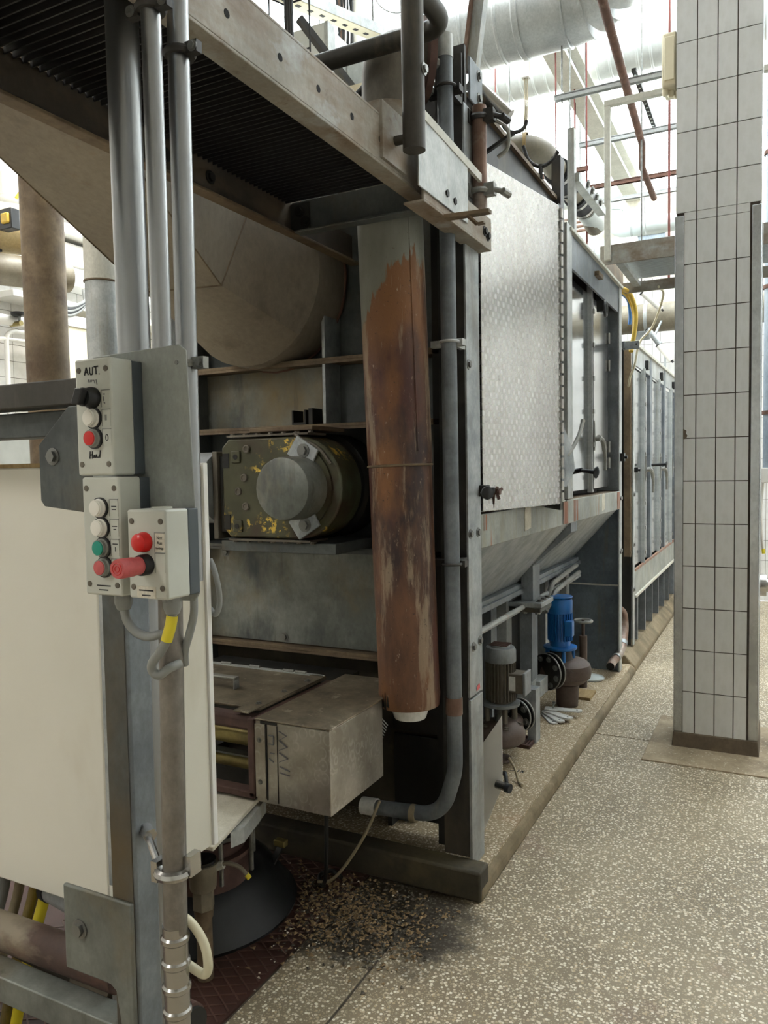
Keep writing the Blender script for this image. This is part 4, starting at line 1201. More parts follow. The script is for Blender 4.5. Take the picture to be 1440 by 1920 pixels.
for z in (2.985, 2.71):
    mb = MB().tube([V((-1.022 + .034 * math.cos(a), 2.87 + .034 * math.sin(a), z)) for a in [i * math.pi / 8 for i in range(17)]], .011, 6, cap=False)
    mb.box(-1.0, -.96, 2.85, 2.885, z - .02, z + .025).cyl((-.965, 2.86, z), (-.925, 2.88, z - .012), .010, n=10).cyl((-.93, 2.865, z - .012), (-.915, 2.90, z - .02), .014, n=8)
    mb.box(-1.06, -1.045, 2.82, 2.86, z - .025, z + .025)
    mb.build('scaffold_clamp', 'dark_steel' if z > 2.9 else 'flange_grey', CS)
MB().tube(spline([(-.965, 2.90, 2.98), (-.93, 2.93, 2.95), (-.935, 2.95, 2.89), (-.975, 2.95, 2.86)]), .008, 8).build('hook_ring', 'flange_grey', CS)
PG = thing('pipe_cradle', 'short chrome pipe end resting in a curved cradle above the door', 'pipe', (-1.0, 3.15, 3.05))
MB().tube([(-1.12, 3.05, 3.22), (-.98, 3.10, 3.07)], .035, 16).build('pipe_end', 'stainless', PG)
mb = MB().tube([V((-.96 + .045 * math.cos(a), 3.12 + .02 * math.cos(a), 3.06 + .045 * math.sin(a))) for a in [math.pi + i * math.pi / 10 for i in range(11)]], .008, 6)
mb.bar((-.96, 3.12, 3.015), (-1.08, 3.1, 2.95), .02, .012)
mb.build('cradle', 'dark_steel', PG)
# ---------------------------------------------------------------- white cabinet at the left
CB = thing('white_cabinet', 'large cream-white enamelled cabinet behind the control post', 'cabinet', (-1.8, 1.5, .6))
B('front_panel', 'white_enamel', CB, (-2.7, -1.42, 1.30, 1.32, .595, 1.672), bev=.004)
B('side_panel', 'white_enamel', CB, (-1.43, -1.412, 1.325, 1.672, .60, 1.674), bev=.003)
B('side_edge', 'lamp_white', CB, (-1.425, -1.405, 1.672, 1.69, .60, 1.68), bev=.002)
B('carcass', 'white_enamel', CB, (-2.7, -1.435, 1.32, 1.68, .60, 1.665))
B('top_edge', 'wood', CB, (-2.7, -1.42, 1.30, 1.33, 1.672, 1.682))
B('frame_foot', 'dark_steel', CB, (-1.55, -1.50, 1.60, 1.66, 0, .6))
B('frame_foot', 'dark_steel', CB, (-2.6, -2.55, 1.60, 1.66, 0, .6))
B('frame_foot', 'dark_steel', CB, (-2.6, -2.55, 1.34, 1.40, 0, .6))

# ---------------------------------------------------------------- steel post with brackets
PO = thing('control_post', 'galvanised square steel post carrying the control boxes', 'post', (-1.18, 1.15, 0))
pX0, pX1, pY0, pY1 = -1.212, -1.146, 1.12, 1.185
B('post', 'galv_blue', PO, (pX0, pX1, pY0, pY1, 0, 1.86), bev=.006)
B('post_face', 'galv_dark', PO, (pX0 + .004, pX1 - .006, pY0 - .003, pY0, 0, 1.43))
B('post_trim', 'galv', PO, (pX0 - .03, pX0 - .004, pY0 + .02, pY0 + .045, .79, 1.43))
# lower gusset plate
MB().prism([(-1.345, 1.108, .60), (-1.345, 1.108, .785), (-1.15, 1.108, .785), (-1.15, 1.108, .50), (-1.185, 1.108, .50), (-1.20, 1.108, .59), (-1.215, 1.108, .60)], (0, .01, 0)).build('lower_gusset', 'galv_panel', PO, bev=.004)
bolt(PO, (-1.297, 1.108, .698), (0, -1, 0), .014)
MB().cyl((-1.178, 1.1165, .53), (-1.178, 1.1155, .53), .007, n=12).build('bolt_hole', 'hole_black', PO)
# upper gusset plate
MB().prism([(-1.36, 1.105, 1.60), (-1.35, 1.105, 1.588), (-1.22, 1.105, 1.575), (-1.15, 1.105, 1.575), (-1.15, 1.105, 1.79), (-1.27, 1.105, 1.79), (-1.36, 1.105, 1.715)], (0, .012, 0)).build('upper_gusset', 'galv_dark', PO, bev=.002)
bolt(PO, (-1.318, 1.105, 1.69), (0, -1, 0), .012)
# rails running off to the left
B('upper_rail', 'rail_dark', PO, (-2.6, -1.22, 1.12, 1.18, 1.795, 1.848), bev=.003)
B('middle_rail', 'galv_dark', PO, (-2.6, -1.30, 1.16, 1.22, 1.735, 1.79), bev=.003)
B('lower_rail', 'galv_panel', PO, (-2.6, -1.2, 1.13, 1.19, .43, .492), bev=.003)
MB().tube([(-2.6, 1.22, .515), (-1.30, 1.22, .530)], .042, 20).build('lower_tube', 'rust_dark', PO)


# backing plate with the three control boxes
PL = thing('backing_plate', 'grey backing plate behind the three push-button boxes', 'plate', (-1.06, 1.08, 1.42))
MB().prism([(x, 1.078, z) for x, z in [(-1.178, 1.43), (-1.178, 1.862), (-1.166, 1.876), (-.954, 1.882), (-.938, 1.87), (-.924, 1.435), (-.934, 1.42), (-1.0, 1.418), (-1.1, 1.425)]], (0, .004, 0)).build('plate', 'plate_grey', PL, bev=.0015)
for x, z in ((-.96, 1.85), (-.945, 1.45)):
    MB().cyl((x, 1.0785, z), (x, 1.077, z), .004, n=10).build('rivet', 'boltsteel', PL)

def cbox(name, label, x0, x1, z0, z1, yf=1.0, depth=.078):
    t = thing(name, label, 'control box', ((x0 + x1) / 2, yf + depth, z0))
    B('lid', 'box_grey', t, (x0, x1, yf, yf + depth * .68, z0, z1), bev=.004)
    B('base', 'box_base', t, (x0 + .001, x1 - .001, yf + depth * .68, yf + depth, z0 + .001, z1 - .001), bev=.002)
    for x in (x0 + .011, x1 - .011):
        for z in (z0 + .02, z1 - .02):
            sc = MB().lathe([(.0052, 0), (.0052, .0012), (.002, .0018)], (x, yf, z), (0, -1, 0), 14).build('lid_screw', 'motor_brown', t)
    return t
def label_field(t, x0, x1, z0, z1, yf, m='box_grey'):
    f = B('label_field', m, t, (x0, x1, yf - .0012, yf + .001, z0, z1))
    B('field_rim', 'bezel_grey', f, (x0 - .001, x1, yf - .0018, yf + .001, z1, z1 + .0015), (x0 - .001, x0, yf - .0018, yf + .001, z0, z1))
    return f
def button(t, nm, m, x, z, yf, r=.0145, h=.014, collar='bezel_grey', lens=None):
    mb = MB().lathe([(r + .002, 0), (r + .002, .006), (r, .008), (r, h)], (x, yf, z), (0, -1, 0), 28)
    b = mb.build(nm, collar, t)
    MB().lathe([(r - .0015, h - .001), (r - .002, h + .002), (.004, h + .003)], (x, yf, z), (0, -1, 0), 28).build('lens', m, b)
    MB().lathe([(r + .0045, 0), (r + .0045, .004), (r + .002, .0045)], (x, yf, z), (0, -1, 0), 28).build('collar', 'black_plastic', b)
    return b
def strokes(name, m, t, segs, x, z, s, yf, w=.0022):
    mb = MB()
    for a, b, c, d in segs:
        mb.bar((x + a * s, yf, z + b * s), (x + c * s, yf, z + d * s), .0006, w, up=(0, 0, 1) if abs(c - a) > abs(d - b) else (1, 0, 0))
    return mb.build(name, m, t)
def text(t, body, x, z, size, yf, m='ink', name='lettering'):
    cu = bpy.data.curves.new(name, 'FONT')
    cu.body = body
    cu.size = size
    cu.extrude = .0002
    cu.align_x = 'CENTER'
    o = bpy.data.objects.new(name, cu)
    COL.objects.link(o)
    dg = bpy.context.evaluated_depsgraph_get()
    me = bpy.data.meshes.new_from_object(o.evaluated_get(dg))
    bpy.data.objects.remove(o)
    me.transform(Matrix.Translation((x, yf, z)) @ Matrix.Rotation(math.pi / 2, 4, 'X'))
    me.materials.clear()
    me.materials.append(MATS[m])
    n = bpy.data.objects.new(name, me)
    COL.objects.link(n)
    par(n, t)
    return n

YB_ = 1.0
c1 = cbox('push_button_box', 'upper grey control box marked AUT. with black rotary switch, white and red buttons', -1.129, -1.041, 1.650, 1.858)
A_ = [(0, 0, .35, 1), (.35, 1, .7, 0), (.12, .38, .6, .38)]
U_ = [(1.0, 1, .98, .25), (.98, .25, 1.2, 0), (1.2, 0, 1.5, .1), (1.5, .1, 1.55, 1)]
T_ = [(1.75, 1, 2.5, 1.02), (2.12, 1, 2.14, 0), (2.65, .02, 2.72, .0)]
strokes('hand_lettering', 'ink', c1, A_ + U_ + T_, -1.104, 1.829, .0135, YB_ - .0005, .0026)
strokes('faint_lettering', 'ink_faded', c1, [(0, 0, .2, .5), (.2, .5, .4, 0), (.6, 0, .7, .4), (.9, .0, 1.0, .4), (1.2, .3, 1.5, .3), (1.5, .3, 1.7, -.3), (2.0, .4, 2.2, -.5)], -1.096, 1.816, .010, YB_ - .0005, .0012)
H_ = [(0, 0, .1, 1), (.45, 0, .5, 1), (.05, .5, .5, .55), (.7, .1, .8, .5), (.8, .5, 1.0, .1), (1.1, .1, 1.15, .55), (1.15, .55, 1.4, .1), (1.55, .1, 1.8, .5), (1.8, .1, 1.95, 1.1)]
strokes('hand_lettering', 'ink', c1, H_, -1.098, 1.680, .0135, YB_ - .0005, .0022)
for k, z in enumerate((1.785, 1.751, 1.717)):
    lf = label_field(c1, -1.063, -1.044, z - .0145, z + .0145, YB_)
    if k == 0:
        strokes('print', 'ink_faded', c1, [(0, 0, .5, 0), (.1, -.4, .2, -1.2), (.2, -1.4, .5, -1.6)], -1.06, z + .008, .01, YB_ - .0014, .002)
    elif k == 1:
        strokes('print', 'ink_faded', c1, [(.2, 0, .2, -1), (.5, 0, .5, -1)], -1.058, z + .006, .01, YB_ - .0014, .001)
    else:
        text(c1, '0', -1.0535, z - .006, .017, YB_ - .0015)
rs = MB().lathe([(.019, 0), (.019, .008), (.0165, .012), (.0165, .024)], (-1.085, YB_, 1.788), (0, -1, 0), 28).build('rotary_switch', 'black_plastic', c1)
MB().prism([(-1.100, YB_ - .024, 1.776), (-1.088, YB_ - .024, 1.803), (-1.070, YB_ - .024, 1.800), (-1.082, YB_ - .024, 1.773)], (0, -.014, 0)).build('switch_grip', 'black_plastic', rs, bev=.002)
button(c1, 'white_push_button', 'white_button', -1.084, 1.752, YB_, collar='white_button')
button(c1, 'red_push_button', 'red_button', -1.083, 1.716, YB_)
c2 = cbox('push_button_box', 'lower grey control box with two white, one green and one red button', -1.121, -1.031, 1.434, 1.647)
for k, (m, z, nm) in enumerate((('white_button', 1.592, 'white_push_button'), ('white_button', 1.5565, 'white_push_button'), ('green_button', 1.521, 'green_push_button'), ('red_faded', 1.486, 'red_push_button'))):
    x = -1.076 + k * .002
    button(c2, nm, m, x, z, YB_, collar='white_button' if k < 2 else 'bezel_grey')
    label_field(c2, -1.053, -1.034, z - .0145, z + .0145, YB_)
    if k < 2:
        strokes('print', 'ink', c2, [(0, 0, 1.1, 0), (.1 + .2 * k, -.5, 1.0 - .1 * k, -.5)], -1.049, z + .003, .011, YB_ - .0014, .0017)
    elif k == 2:
        strokes('print', 'ink', c2, [(0, 0, 1.1, 0), (.6, -.5, .6, -1.2)], -1.049, z + .007, .011, YB_ - .0014, .0019)
    else:
        strokes('print', 'ink', c2, [(0, 0, .4, .15), (.5, -.5, .55, -1.2)], -1.049, z + .005, .011, YB_ - .0014, .0015)
strokes('maker_print', 'ink', c2, [(0, 0, 2.6, 0), (.4, -.6, 2.1, -.6)], -1.092, 1.452, .013, YB_ - .0005, .0022)
c3 = cbox('push_button_box', 'right small grey control box with a red lamp and a protruding red stop knob', -1.009, -.921, 1.435, 1.590, .995, .085)
Y3 = .995
MB().lathe([(.0175, 0), (.0175, .006), (.0165, .008), (.0155, .017), (.012, .020), (.004, .0215)], (-.969, Y3, 1.534), (0, -1, 0), 28).build('red_lamp', 'red_button', c3)
MB().lathe([(.0185, 0), (.0185, .014), (.0165, .018)], (-.967, Y3, 1.495), (0, -1, 0), 28).build('knob_collar', 'black_plastic', c3)
kb_ = MB().lathe([(.0155, .016), (.0155, .030), (.0165, .034), (.0168, .062), (.0155, .067)], (-.967, Y3, 1.495), (0, -1, 0), 28).build('stop_knob', 'red_faded', c3)
mb = MB()
for rr in (.005, .010):
    mb.tube([V((-.967 + rr * math.cos(a), Y3 - .0672, 1.495 + rr * math.sin(a))) for a in [i * math.pi / 10 for i in range(21)]], .0008, 6, cap=False)
mb.build('knob_ring', 'red_button', kb_)
f1 = label_field(c3, -.945, -.924, 1.518, 1.550, Y3, 'paper')
for k, s_ in enumerate(('Not', 'Aus', 'betätigt')):
    text(c3, s_, -.9345, 1.5395 - k * .0085, .0075 if k < 2 else .0056, Y3 - .0016)
label_field(c3, -.945, -.924, 1.482, 1.515, Y3)
st = B('sticker', 'paper', c3, (-.990, -.947, Y3 - .0008, Y3 + .001, 1.437, 1.457))
strokes('maker_print', 'ink', c3, [(0, 0, 2.5, 0), (.5, -.65, 2.0, -.65)], -.985, 1.450, .013, Y3 - .001, .0022)
MB().cyl((-.965, 1.035, 1.589), (-.965, 1.035, 1.5935), .018, n=24).build('blanking_plug', 'box_grey', c3)

# cable glands and cables below the boxes
def gland(x, y, z, label):
    t = thing('cable_gland', label, 'cable gland', (x, y, z - .03), 'glands under the control boxes')
    MB().cyl((x, y, z), (x, y, z - .010), .017, n=8).build('lock_nut', 'cable_grey', t)
    MB().lathe([(.0165, 0), (.0165, .010), (.012, .022), (.0085, .024)], (x, y, z - .010), (0, 0, -1), 20).build('gland_body', 'cable_grey', t)
gland(-1.075, 1.045, 1.434, 'grey cable gland under the lower four-button box')
gland(-.953, 1.04, 1.435, 'grey cable gland under the small box with the stop knob')
hose('cable', 'cable_grey', [(-1.075, 1.045, 1.404), (-1.072, 1.05, 1.378), (-1.055, 1.055, 1.358), (-1.03, 1.06, 1.351), (-1.005, 1.07, 1.357), (-.99, 1.10, 1.36)], .0085, 'grey cable curving from the four-button box behind the conduit', 'cable')
hose('cable', 'cable_grey', [(-.953, 1.04, 1.404), (-.957, 1.038, 1.38), (-.966, 1.036, 1.353), (-.986, 1.038, 1.328), (-1.005, 1.04, 1.308), (-1.009, 1.045, 1.292), (-.998, 1.05, 1.285), (-.985, 1.062, 1.296), (-.98, 1.085, 1.30)], .0085, 'grey cable with yellow marker looping below the stop knob box', 'cable')
tag(MB().tube(spline([(-.9535, 1.0395, 1.399), (-.957, 1.038, 1.38), (-.9655, 1.036, 1.354)]), .0102, 14).build('cable_marker', 'yellow_plastic'), 'yellow printed cable marker sleeve below the stop knob box', 'cable marker')
hose('cable', 'cable_grey', [(-.955, 1.10, 1.425), (-.957, 1.10, 1.39), (-.968, 1.10, 1.355), (-.985, 1.105, 1.32), (-.995, 1.115, 1.29)], .0075, 'dark grey cable right of the lower conduit, above the white side panel', 'cable')
hose('cable', 'cable_grey', [(-1.415, 1.70, 1.41), (-1.40, 1.70, 1.38), (-1.387, 1.70, 1.33), (-1.385, 1.70, 1.285), (-1.40, 1.70, 1.255), (-1.42, 1.70, 1.27)], .008, 'small grey cable loop hanging beside the white cabinet edge', 'cable')

# ---------------------------------------------------------------- conduits of the post
def conduit(name, label, p0, p1, r, m='conduit_steel'):
    t = thing(name, label, 'conduit', p0, 'steel conduits at the control post')
    MB().cyl(p0, p1, r, n=24).build('tube', m, t)
    return t
conduit('steel_conduit', 'thickest bright steel conduit, leftmost above the control boxes', (-1.186, 1.215, .3), (-1.191, 1.2, 4.0), .033)
cB = conduit('steel_conduit', 'thin bright steel conduit ending behind the grey backing plate top', (-1.0125, 1.10, 1.80), (-1.0175, 1.10, 4.0), .018)
cC = conduit('steel_conduit', 'bright steel conduit at the right, held by the rubber-lined clips', (-1.022, 1.175, 1.44), (-1.010, 1.175, 4.0), .0205)
def clip_at(t, c, r, z, side, m='dark_steel'):
    mb = MB().tube([V((c[0] + (r + .004) * math.cos(a), c[1] + (r + .004) * math.sin(a), z)) for a in [i * math.pi / 10 for i in range(21)]], .0075, 6, cap=False)
    for s_ in side:
        mb.box(c[0] + s_ * (r + .002) if s_ > 0 else c[0] - r - .03, c[0] + r + .03 if s_ > 0 else c[0] - r - .002, c[1] - .012, c[1] + .004, z - .011, z + .011)
    o = mb.build('pipe_clip', m, t)
    for s_ in side:
        bolt(o, (c[0] + s_ * (r + .02), c[1] - .012, z), (0, -1, 0), .007)
clip_at(cB, (-1.014, 1.10), .018, 2.49, (-1, 1))
clip_at(cC, (-1.015, 1.175), .0205, 2.445, (1,))
clip_at(cC, (-1.0205, 1.175), .0205, 1.862, (1,), 'flange_grey')
cD = conduit('steel_conduit', 'long dull steel conduit below the stop knob box with a flexible lower end', (-1.018, 1.09, .70), (-1.003, 1.09, 1.42), .0225, 'conduit_lower')
mb = MB().tube([V((-1.016 + .028 * math.cos(a), 1.09 + .028 * math.sin(a), .895)) for a in [i * math.pi / 10 for i in range(21)]], .010, 8, cap=False)
mb.box(-1.055, -1.04, 1.07, 1.10, .875, .915).box(-0.99, -0.975, 1.09, 1.12, .89, .93)
o_ = mb.build('pipe_clamp', 'stainless', cD)
MB().cyl((-1.05, 1.085, .905), (-1.145, 1.15, .925), .0075, n=10).build('clamp_stud', 'stainless', cD)
MB().cyl((-1.120, 1.138, .921), (-1.145, 1.15, .925), .015, n=6).build('stud_nut', 'stainless', cD)
prof = []
z = 0.
for k in range(6):
    prof += [(.024, z), (.024, z + .018), (.0275, z + .022), (.0275, z + .030), (.024, z + .034)]
    z += .048
MB().lathe(prof, (-1.018, 1.09, .79), (0, 0, -1), 24).build('flexible_sleeve', 'stainless', cD)
MB().lathe([(.024, .29), (.024, .80)], (-1.018, 1.09, .79), (0, 0, -1), 20).build('lower_end', 'conduit_lower', cD)
hose('cable', 'cream_hose', [(-1.03, 1.11, .80), (-0.995, 1.115, .78), (-0.973, 1.12, .745), (-0.965, 1.12, .705), (-0.975, 1.12, .685), (-1.005, 1.115, .695), (-1.03, 1.11, .71)], .009, 'cream cable loop beside the flexible conduit sleeve', 'cable')

# bundle of pipes, hoses and cables under the cabinet
for k, (x, y, m, r, lab) in enumerate(((-1.97, 1.42, 'cable_grey', .016, 'grey cable leaving the cabinet underside at the far left'), (-1.92, 1.43, 'cable_tan', .014, 'tan cable leaving the cabinet underside beside the grey one'),
                                       (-1.87, 1.44, 'brass', .015, 'olive cable between the tan and the yellow cable'), (-1.825, 1.44, 'yellow_plastic', .016, 'bright yellow cable leaving the cabinet underside'))):
    hose('cable', m, [(x, y, .60), (x + .01, y, .5), (x - .03, y - .02, .34), (x - .08, y - .03, .16), (x - .12, y - .03, .02)], r, lab, 'cable', 'cables under the cabinet')
SP = thing('silver_hose', 'silver foil-wrapped hose with black collar under the cabinet', 'hose', (-1.5, 1.36, .5))
MB().cyl((-1.73, 1.39, .55), (-1.36, 1.36, .52), .040, n=22).build('hose_body', 'galv_light', SP)
MB().cyl((-1.715, 1.389, .549), (-1.735, 1.391, .551), .043, n=22).build('collar', 'rubber', SP)
PV = thing('drain_fitting', 'dirty grey pipe tee with rust-coloured union behind the lower rail', 'pipe fitting', (-1.4, 1.32, .38))
MB().cyl((-2.3, 1.42, .36), (-1.2, 1.34, .36), .040, n=20).build('pipe_run', 'black_steel', PV)
MB().lathe([(.046, 0), (.05, .01), (.05, .085), (.042, .095), (.01, .1)], (-1.395, 1.345, .35), (0, 0, 1), 24).build('tee_cap', 'motor_grey', PV)
MB().cyl((-1.58, 1.36, .365), (-1.44, 1.35, .365), .048, n=20).build('coupling', 'motor_brown', PV)
MB().cyl((-1.36, 1.345, .36), (-1.31, 1.34, .36), .040, n=8).build('hex_collar', 'motor_grey', PV)
MB().cyl((-1.30, 1.34, .36), (-1.265, 1.338, .36), .047, n=22).build('ring', 'tank_grey', PV)
MB().cyl((-1.262, 1.338, .36), (-1.21, 1.334, .36), .05, n=22).build('union', 'rust_flange', PV)
B('floor_stand', 'black_steel', PV, (-1.5, -1.42, 1.32, 1.38, 0, .33))
# ---------------------------------------------------------------- pumps on the plinth
ZK = .078
def motor_fins(t, c, r, z0, z1, m, n=28):
    for k in range(n):
        a = 2 * math.pi * k / n
        R = Matrix.Rotation(a, 4, 'Z')
        inst('cooling_fin', 'unit_fin', lambda: MB().box(-.5, .5, -.5, .5, -.5, .5), (c[0] + (r + .007) * math.cos(a), c[1] + (r + .007) * math.sin(a), (z0 + z1) / 2), None, (.018, .004, z1 - z0), m, t, rot=R)
def flange_pair(t, c, nrm, r, gap=.035, th=.018, m='black_steel', nb=8):
    nrm = V(nrm).normalized()
    side = nrm.cross(V((0, 0, 1))).normalized()
    for k in (0, 1):
        f = MB().lathe([(r * .4, 0), (r, 0), (r, th), (r * .4, th)], V(c) + nrm * k * gap, nrm, 36).build('pipe_flange', m, t)
        MB().lathe([(r, 0), (r + .004, 0), (r + .004, th * .5), (r, th * .5)], V(c) + nrm * (k * gap + th * .25), nrm, 36, cap=False).build('flange_rim', 'flange_grey', f)
    for k in range(nb):
        a = 2 * math.pi * k / nb + .3
        bolt(t, V(c) + (side * math.cos(a) + V((0, 0, 1)) * math.sin(a)) * r * .78 - nrm * 0 + nrm * (gap + th), nrm, .013, 'boltsteel')
PG1 = thing('vertical_pump', 'vertical pump with grey fan cowl and brown motor, nearest on the plinth', 'pump', (-1.29, 3.92, ZK))
c = (-1.30, 3.90)
MB().lathe([(.05, 0), (.052, .012), (.075, .013), (.083, .03), (.083, .085), (.08, .09)], (c[0], c[1], .716), (0, 0, -1), 32).build('fan_cowl', 'motor_grey', PG1)
mb = MB()
for k in range(7):
    mb.bar((c[0] - .05, c[1] - .045 + k * .015, .717), (c[0] + .05, c[1] - .045 + k * .015, .717), .005, .004)
mb.build('cowl_grille', 'rust_flange', PG1)
MB().cyl((c[0], c[1], .40), (c[0], c[1], .63), .065, n=28).build('motor_body', 'motor_brown', PG1)
motor_fins(PG1, c, .065, .42, .628, 'motor_brown', 26)
MB().lathe([(.06, 0), (.10, .0), (.102, .004), (.102, .016), (.07, .018)], (c[0], c[1], .392), (0, 0, 1), 32).build('motor_flange', 'motor_grey', PG1)
tb = B('terminal_box', 'motor_brown', PG1, (c[0] + .055, c[0] + .135, c[1] - .045, c[1] + .055, .47, .575), bev=.005)
B('box_lid', 'motor_grey', tb, (c[0] + .135, c[0] + .15, c[1] - .05, c[1] + .06, .462, .583), bev=.004)
B('name_plate', 'white_plate', tb, (c[0] + .062, c[0] + .095, c[1] - .048, c[1] - .045, .485, .56))
for k in range(4):
    a = k * math.pi / 2 + .6
    MB().cyl((c[0] + .075 * math.cos(a), c[1] + .075 * math.sin(a), .31), (c[0] + .075 * math.cos(a), c[1] + .075 * math.sin(a), .395), .016, n=10).build('lantern_pillar', 'motor_brown', PG1)
MB().cyl((c[0], c[1], .29), (c[0], c[1], .395), .035, n=16).build('shaft', 'boltsteel', PG1)
MB().lathe([(.04, .175), (.095, .18), (.128, .205), (.132, .245), (.118, .275), (.09, .295), (.06, .305)], (c[0], c[1], 0), (0, 0, 1), 36).build('volute', 'cast_brown', PG1)
MB().lathe([(.03, ZK), (.04, ZK + .005), (.055, ZK + .012), (.055, ZK + .025), (.03, ZK + .03)], (c[0], c[1], 0), (0, 0, 1), 28).build('foot', 'cast_brown', PG1)
for k in range(5):
    a = k * 1.25 + .3
    bolt(PG1, (c[0] + .098 * math.cos(a), c[1] + .098 * math.sin(a), .288), (0, 0, 1), .012, 'motor_brown')
MB().tube([(c[0] + .05, c[1] + .05, .25), (-1.24, 4.04, .28), (-1.225, 4.09, .29)], [.042, .042, .042], 18).build('outlet', 'cast_brown', PG1)
flange_pair(PG1, (-1.232, 4.07, .30), (-.35, -.93, 0), .085, nb=6)
B('duct_box', 'galv', PG1, (-1.255, -1.205, 4.24, 4.33, ZK, .39), bev=.003)

PB = thing('vertical_pump', 'vertical pump with bright blue ribbed motor, farther along the plinth', 'pump', (-1.23, 5.02, ZK))
c = (-1.255, 5.0)
MB().lathe([(.02, 0), (.078, .001), (.082, .006), (.078, .012), (.055, .016)], (c[0], c[1], .812), (0, 0, -1), 32).build('rain_hood', 'motor_blue', PB)
MB().lathe([(.055, 0), (.076, .006), (.08, .02), (.08, .095), (.077, .10)], (c[0], c[1], .80), (0, 0, -1), 32).build('fan_cowl', 'motor_blue', PB)
MB().cyl((c[0], c[1], .47), (c[0], c[1], .705), .066, n=28).build('motor_body', 'motor_blue', PB)
motor_fins(PB, c, .066, .52, .70, 'motor_blue', 26)
B('terminal_box', 'motor_blue', PB, (c[0] + .05, c[0] + .1, c[1] - .09, c[1] - .03, .56, .66), bev=.005)
MB().lathe([(.06, 0), (.105, .0), (.108, .004), (.108, .016), (.07, .02)], (c[0], c[1], .462), (0, 0, 1), 32).build('motor_flange', 'motor_blue', PB)
MB().lathe([(.09, .385), (.08, .40), (.07, .465)], (c[0], c[1], 0), (0, 0, 1), 28).build('lantern', 'dark_steel', PB)
for k in range(4):
    a = k * math.pi / 2 + .5
    MB().cyl((c[0] + .085 * math.cos(a), c[1] + .085 * math.sin(a), .385), (c[0] + .085 * math.cos(a), c[1] + .085 * math.sin(a), .465), .014, n=10).build('lantern_pillar', 'motor_blue', PB)
vx = -1.215
MB().lathe([(.05, .235), (.11, .24), (.15, .275), (.158, .32), (.148, .36), (.12, .385), (.07, .395)], (vx, c[1] + .02, 0), (0, 0, 1), 36).build('volute', 'cast_brown', PB)
MB().lathe([(.035, ZK), (.07, ZK + .005), (.075, .22), (.05, .25)], (vx, c[1] + .02, 0), (0, 0, 1), 28).build('foot', 'cast_brown', PB)
bolt(PB, (vx + .06, c[1] - .11, .325), (.4, -.9, 0), .02, 'cast_brown')
MB().tube([(vx - .05, c[1] - .05, .32), (-1.30, 4.84, .33)], .055, 18).build('inlet', 'cast_brown', PB)
flange_pair(PB, (-1.285, 4.90, .335), (-.42, -.9, 0), .115, gap=.045)
mb = MB().tube([V((-1.215 + .06 * math.cos(a), 5.5 + .06 * math.sin(a), .555)) for a in [i * math.pi / 10 for i in range(21)]], .010, 8, cap=False)
HW = thing('hand_wheel', 'grey ring hand wheel on a spindle behind the blue pump', 'hand wheel', (-1.215, 5.5, ZK))
mb.build('rim', 'flange_grey', HW)
MB().cyl((-1.215, 5.5, ZK), (-1.215, 5.5, .565), .012, n=10).build('spindle', 'cast_brown', HW)
MB().bar((-1.27, 5.5, .555), (-1.16, 5.5, .555), .012, .008).build('spoke', 'flange_grey', HW)
MB().cyl((-1.215, 5.5, ZK), (-1.215, 5.5, .45), .028, n=14).build('bonnet', 'cast_brown', HW)

# loose things on the plinth
for k, (ang, dz, L, lab) in enumerate(((-1.02, 0, .20, 'lowest white drilled flat bar of the small fan, turned toward the viewer'), (-.80, .011, .21, 'second white drilled flat bar of the small fan on the plinth'),
                                       (-.50, .022, .22, 'third white drilled flat bar of the small fan on the plinth'), (.12, .036, .23, 'top white drilled flat bar with an upright bolt, pointing right'))):
    t = thing('flat_bar', lab, 'flat bar', (-1.30, 4.78, ZK + dz), 'white flat bars fanned on the plinth')
    o = V((-1.30, 4.78, ZK + dz))
    d = V((math.cos(ang), math.sin(ang), 0))
    n_ = V((-d.y, d.x, 0))
    MB().prism([o + n_ * .027, o - n_ * .027, o - n_ * .027 + d * (L - .02), o - n_ * .01 + d * L, o + n_ * .02 + d * L, o + n_ * .027 + d * (L - .015)], (0, 0, .010)).build('bar', 'white_plate', t, bev=.0015)
    q = o + d * (L - .03) + V((0, 0, .0105))
    MB().cyl(q, q + V((0, 0, .0004)), .006, n=10).build('drill_hole', 'black_steel', t)
    if k == 3:
        q = o + d * .05 + V((0, 0, .01))
        MB().cyl(q, q + V((.008, 0, .035)), .006, n=8).cyl(q + V((.007, 0, .03)), q + V((.0085, 0, .04)), .011, n=6).build('bolt', 'boltsteel', t)
DG = thing('drain_grate', 'small rusty slotted drain grate in front of the flat bars', 'grate', (-1.27, 4.22, ZK))
gR = Matrix.Rotation(-.15, 4, 'Z')
B('grate_frame', 'rust_flange', DG, (-1.345, -1.215, 4.14, 4.155, ZK, ZK + .02), (-1.345, -1.215, 4.29, 4.305, ZK, ZK + .02), (-1.345, -1.332, 4.15, 4.29, ZK, ZK + .02), (-1.228, -1.215, 4.15, 4.29, ZK, ZK + .02))
for k in range(5):
    B('grate_bar', 'rust_flange', DG, (-1.325 + k * .02, -1.315 + k * .02, 4.15, 4.295, ZK, ZK + .018))
t = thing('drain_hose', 'bent rusty metal drain hose ending at the plinth edge', 'hose', (-1.07, 6.0, ZK))
MB().tube(spline([(-1.11, 6.30, .52), (-1.075, 6.32, .47), (-1.06, 6.28, .36), (-1.055, 6.18, .26), (-1.06, 6.02, .205), (-1.08, 5.90, .185), (-1.075, 5.76, .178)], 8), .030, 16, cap=False).build('hose', 'copper', t)
MB().cyl((-1.0755, 5.765, .178), (-1.0757, 5.77, .178), .029, n=16).build('opening', 'black_steel', t)
